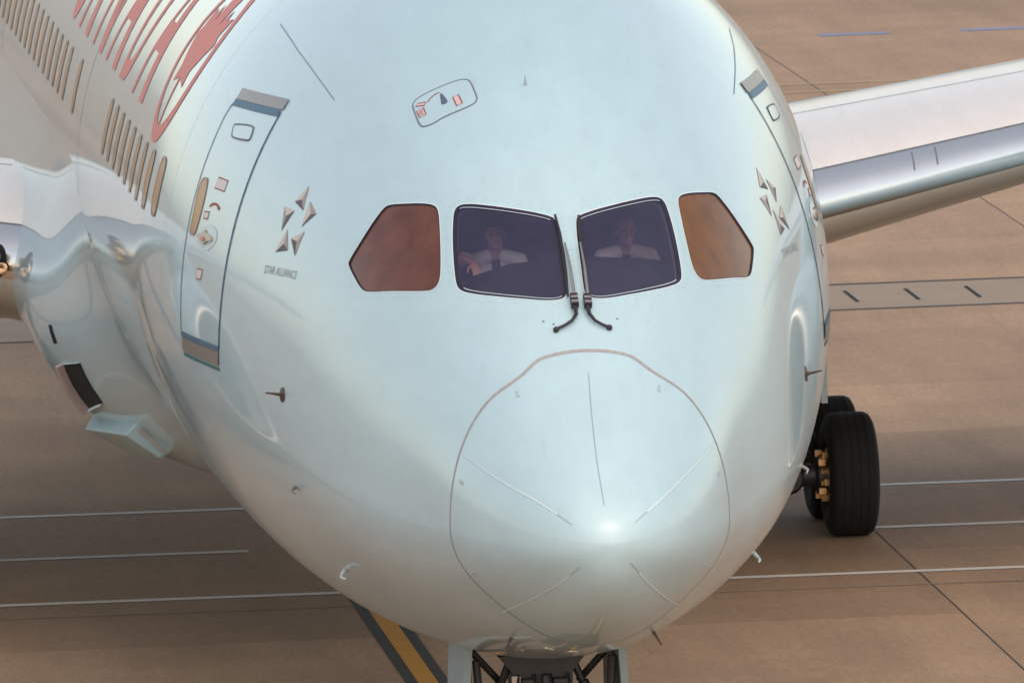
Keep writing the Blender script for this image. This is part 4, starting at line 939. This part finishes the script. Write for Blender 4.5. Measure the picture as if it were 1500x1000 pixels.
def nose_gear():
    g = empty('nose_landing_gear', (0, 5.75, 0), plane)
    rr = .50; tp = tyre_profile(rr, .38, 3)
    for dx in (-.36, .36):
        mb = MB(); mb.lathe(tp, (0, 0, 0), 'X', 48); t = mb.build('tyre', M_TYRE, g, 30); t.location = (dx, 0, rr-.006)
        mb = MB(); mb.lathe([(-.10, .21), (-.03, .17), (0, .06), (0, .001)], (0, 0, 0), 'X', 28); mb.lathe([(.10, .21), (.03, .17), (0, .06)], (0, 0, 0), 'X', 28); r_ = mb.build('wheel_rim', M_WHITEMETAL, g, 40); r_.location = (dx, 0, rr-.006)
    mb = MB(); mb.tube([(-.4, 0, rr), (.4, 0, rr)], .055, 12); mb.build('axle', M_DARKMETAL, g, 40)
    mb = MB(); mb.tube([(0, 0, .42), (0, 0, 1.15), (0, .0, 1.16), (0, .02, 1.62), (0, .02, 1.63), (0, .04, 2.6)], [.09, .09, .14, .15, .21, .22], 18); mb.build('shock_strut', M_DARKMETAL, g, 40)
    mb = MB(); mb.add([(sx*w_, y, z) for z, w_ in ((2.15, .36), (2.02, .25), (1.84, .24), (1.66, .17)) for sx, y in ((-1, -.24), (1, -.24), (1, .2), (-1, .2))], [(0, 1, 2, 3), (15, 14, 13, 12)]+[(r*4+k, r*4+(k+1) % 4, r*4+4+(k+1) % 4, r*4+4+k) for r in range(3) for k in range(4)])
    mb.build('steering_unit', M_DARKMETAL, g)
    for x, z, hx_, hz_ in ((-.13, 1.90, .05, .07), (.14, 1.88, .06, .09), (.02, 1.96, .03, .04), (-.02, 1.78, .05, .08)):
        mb = MB(); mb.box((x, -.27, z), (hx_, .05, hz_)); o = mb.build('valve_block', M_DARKMETAL, g); bv = o.modifiers.new('bevel', 'BEVEL'); bv.width = .01
    for x in (-.20, -.07, .06, .20):
        mb = MB(); mb.tube([(x, -.26, 2.0), (x*1.05, -.31, 1.86), (x*1.1, -.30, 1.74), (x*.8, -.2, 1.58)], .017, 6); mb.build('hydraulic_hose', M_BLACK, g, 40)
    mb = MB(); mb.box((-.22, -.255, 1.96), (.035, .02, .03)); mb.build('junction_box', M_STEEL, g)
    for sx in (-1, 1):
        mb = MB(); mb.tube([(sx*.27, -.14, 2.06), (sx*.33, -.14, 1.92), (sx*.335, -.14, 1.91), (sx*.36, -.14, 1.86), (sx*.365, -.14, 1.85), (sx*.55, -.12, 1.42)], [.035, .03, .048, .048, .026, .026], 8); mb.build('drag_brace', M_DARKMETAL, g, 40)
        mb = MB(); mb.lathe([(-.02, .10), (-.06, .11), (-.10, .09), (-.08, .03), (-.06, .001)], (sx*.17, -.22, 1.50), 'Y', 18); mb.build('taxi_lamp', M_LENS, g, 50)
        mb = MB(); mb.tube([(sx*.26, -.2, 1.86), (sx*.34, -.26, 1.74), (sx*.30, -.22, 1.5)], .02, 6); mb.build('hydraulic_hose', M_BLACK, g, 40)
    for sx in (-1, 1):
        mb = MB(); x = sx*.615
        mb.add([(x-.03, -.52, 2.36), (x+.03, -.52, 2.36), (x+.03, .85, 2.36), (x-.03, .85, 2.36), (x-.03+sx*.08, -.44, 1.15), (x+.03+sx*.08, -.44, 1.15), (x+.03+sx*.08, .75, 1.15), (x-.03+sx*.08, .75, 1.15)], [(0, 1, 2, 3), (7, 6, 5, 4), (0, 4, 5, 1), (1, 5, 6, 2), (2, 6, 7, 3), (3, 7, 4, 0)])
        d_ = mb.build('gear_door', M_GEARDOOR, g)
        mb = MB(); mb.tube([(x-sx*.06, -.40, 2.15), (x-sx*.10, -.36, 1.6), (x-sx*.02, -.34, 1.2)], .035, 8); mb.tube([(x-sx*.04, -.1, 2.2), (x-sx*.30, .0, 1.9)], .03, 8); mb.build('door_stay', M_DARKMETAL, g, 40)
        mb = MB(); mb.box((x-sx*.045+sx*.03, .15, 1.85), (.012, .5, .28)); mb.build('door_liner', M_DARKMETAL, g)
nose_gear()

# --- cockpit interior
mb = MB()
gx = np.linspace(-.92, .92, 25); rowsY = [(2.30, 5.30, -.05), (2.75, 5.48, 0), (3.0, 5.575, 0), (3.10, 5.58, 0), (3.14, 5.52, 0), (3.14, 4.9, 0)]
V = []; Fc = []
for y, z, _ in rowsY:
    for x in gx: V.append((x, y+.18*abs(x), z+.045*math.exp(-((x-.12)/.36)**2)-.30*max(0, -.40-x)-.10*max(0, x-.6)))
for i in range(len(rowsY)-1):
    for j in range(24): Fc.append((i*25+j, i*25+j+1, (i+1)*25+j+1, (i+1)*25+j))
mb.add(V, Fc); mb.build('glareshield', M_PANEL, plane, 40)
pq = np.linspace(-math.pi, math.pi, 61)[:-1]; P = S(np.full(60, 4.95), pq); cc = P.mean(0); P = cc+(P-cc)*.97
mesh('cockpit_bulkhead', P, [tuple(range(60))], M_LINING, plane)
mb = MB(); mb.box((0, 3.95, 4.45), (1.2, .85, .03)); mb.build('cockpit_floor', M_LINING, plane)
def pilot_seat(x):
    mb = MB(); mb.box((x, 4.22, 5.18), (.25, .06, .42)); mb.box((x, 4.22, 5.68), (.13, .05, .10)); o = mb.build('pilot_seat', M_SEAT, plane)
    b = o.modifiers.new('bevel', 'BEVEL'); b.width = .04; b.segments = 3
    mb = MB(); mb.box((x, 3.95, 4.80), (.25, .26, .07)); o2 = mb.build('seat_cushion', M_SEAT, o); b = o2.modifiers.new('bevel', 'BEVEL'); b.width = .03; b.segments = 2
    mb = MB(); mb.box((x, 4.0, 4.60), (.12, .18, .14)); mb.build('seat_base', M_DARKMETAL, o)
pilot_seat(-.44); pilot_seat(.58)

# ================================================================== PEOPLE in the cockpit
def limb(mb, pts, rad, n=12):
    mb.tube(pts, rad, n)
    for p, r_ in zip(pts, rad if isinstance(rad, (list, tuple)) else [rad]*len(pts)): mb.sphere(p, r_, 12, 8)
def remesh(o, vox):
    m = o.modifiers.new('remesh', 'REMESH'); m.mode = 'VOXEL'; m.voxel_size = vox; m.use_smooth_shade = True
    s = o.modifiers.new('smooth', 'SMOOTH'); s.factor = .5; s.iterations = 3
def hand(mb, w, d, up, sgn):
    """palm and five curled fingers growing from wrist w along d"""
    d = Vector(d).normalized(); up = Vector(up).normalized(); side = d.cross(up).normalized()*sgn
    pc = w+d*.045; M = Matrix((d, side, up)).transposed()
    mb.sphere(pc, (.052, .040, .016), 14, 10, M)
    for k, (o, L_) in enumerate(((-.030, .068), (-.010, .078), (.010, .073), (.029, .058))):
        b = w+d*.082+side*o; c = b+d*L_*.5-up*.008; e = c+d*L_*.35-up*.028; limb(mb, [b, c, e], [.0095, .009, .0078], 8)
    b = w+d*.030-side*.034; c = b+d*.028-side*.026-up*.01; e = c+d*.030-side*.006-up*.012; limb(mb, [b, c, e], [.012, .011, .009], 8)
def person(label, hx, hy, hz, turn, arms, hair_mat, bald):
    base = empty('person', (hx, hy+.15, 4.87)); tag(base, label, 'person', 'pilots in the cockpit'); O = Vector((hx, hy+.15, 4.87))
    H = Vector((hx, hy, hz)); T = Matrix.Rotation(turn, 3, 'Z')
    def h(x, y, z): return H+T @ Vector((x, y, z))
    pelvis = Vector((hx, hy+.12, 4.97)); chest = Vector((hx, hy+.10, 5.39)); neck = Vector((hx, hy+.05, 5.585))
    mb = MB()
    mb.sphere(h(0, .015, .02), (.076, .098, .105), 24, 18); mb.sphere(h(0, -.022, -.055), (.058, .070, .068), 20, 14)      # skull, jaw
    mb.sphere(h(0, -.075, -.098), (.022, .020, .018)); mb.sphere(h(0, -.082, .028), (.058, .016, .012))                         # chin, brow
    limb(mb, [h(0, -.088, .020), h(0, -.104, -.012), h(0, -.112, -.030)], [.010, .013, .016], 8)                              # nose
    for sx in (-1, 1):
        mb.sphere(h(sx*.036, -.072, -.026), (.022, .020, .018)); mb.sphere(h(sx*.078, .012, -.004), (.010, .020, .032), 10, 8); mb.sphere(h(sx*.018, -.106, -.034), (.008, .009, .007), 8, 6)
    mb.sphere(h(0, -.088, -.066), (.026, .010, .007)); mb.sphere(h(0, -.086, -.078), (.022, .010, .007))                        # lips
    limb(mb, [h(0, .025, -.06), neck, chest], [.056, .060, .085]); mb.sphere(chest, (.165, .10, .19), 20, 14); limb(mb, [pelvis, chest], [.135, .12])
    sh = mb_s = MB(); sh.sphere(chest+Vector((0, 0, .0)), (.185, .122, .21), 20, 14); limb(sh, [pelvis+Vector((0, 0, .05)), chest], [.155, .145])
    tr = MB(); tr.sphere(pelvis, (.175, .14, .11))
    for sx in (-1, 1):
        shd = Vector((hx+sx*.19, hy+.05, 5.545)); el, wr, hd, up = arms[sx]; el, wr = Vector(el), Vector(wr)
        limb(mb, [shd, el, (el+wr)/2, wr], [.050, .040, .037, .026]); hand(mb, wr, hd, up, sx)
        limb(sh, [Vector((hx+sx*.06, hy+.05, 5.585)), shd], [.060, .068]); limb(sh, [shd, shd.lerp(el, .5), shd.lerp(el, .82)], [.070, .064, .062])
        kn = Vector((hx+sx*.17, hy-.32, 4.98)); ft = Vector((hx+sx*.15, hy-.42, 4.56))
        limb(mb, [pelvis+Vector((sx*.09, 0, -.02)), kn, ft], [.078, .055, .042]); limb(tr, [pelvis+Vector((sx*.09, 0, -.02)), kn, ft+Vector((0, 0, .06))], [.092, .070, .058])
        mb.sphere(ft+Vector((0, -.08, -.02)), (.045, .12, .04))
    mb.v = [tuple(Vector(v)-O) for v in mb.v]; sh.v = [tuple(Vector(v)-O) for v in sh.v]; tr.v = [tuple(Vector(v)-O) for v in tr.v]
    b = mb.build('body', M_SKIN, base); remesh(b, .0065)
    s_ = sh.build('shirt', M_SHIRT, base); remesh(s_, .012); t_ = tr.build('trousers', M_TROUSER, base); remesh(t_, .014)
    hr = MB()
    if bald: 
        for sx in (-1, 1): hr.sphere(h(sx*.058, .045, .0)-O, (.024, .055, .045), 14, 10)
        hr.sphere(h(0, .085, -.01)-O, (.062, .034, .055), 14, 10)
    else: hr.sphere(h(0, .030, .048)-O, (.082, .096, .086), 20, 14); hr.sphere(h(0, -.052, .088)-O, (.058, .038, .026), 14, 10)
    o = hr.build('hair', hair_mat, base); remesh(o, .008)
    for sx in (-1, 1):
        e = MB(); e.sphere(h(sx*.031, -.077, .006)-O, (.015, .011, .008), 12, 8); e.build('eye', plain('eye_dark', (.20, .12, .09), .3), base, 60)
    c = MB(); c.add([Vector(v)-O for v in (neck+Vector((-.03, -.075, -.02)), neck+Vector((.03, -.075, -.02)), neck+Vector((.045, -.10, -.30)), neck+Vector((-.045, -.10, -.30)), neck+Vector((-.03, -.063, -.02)), neck+Vector((.03, -.063, -.02)), neck+Vector((.045, -.085, -.30)), neck+Vector((-.045, -.085, -.30)))], [(0, 1, 2, 3), (4, 7, 6, 5), (0, 4, 5, 1), (1, 5, 6, 2), (2, 6, 7, 3), (3, 7, 4, 0)]); c.build('tie', M_TIE, base)
    return base
person('dark-haired pilot in a white shirt with one hand raised, behind the image-left windscreen', -.455, 3.72, 5.765, R(-6),
       {-1: ((-.74, 3.52, 5.60), (-.665, 3.36, 5.575), (.10, -.75, -.35), (0, -.35, .75)), 1: ((-.17, 3.62, 5.24), (-.22, 3.36, 5.18), (-.2, -1, 0), (0, 0, 1))}, M_HAIR, False)
person('balding pilot in a white shirt looking out, behind the image-right windscreen', .585, 3.72, 5.755, R(4),
       {-1: ((.28, 3.60, 5.22), (.32, 3.36, 5.16), (.2, -1, 0), (0, 0, 1)), 1: ((.90, 3.70, 5.28), (.84, 3.40, 5.22), (-.2, -1, 0), (0, 0, 1))}, M_HAIRG, True)
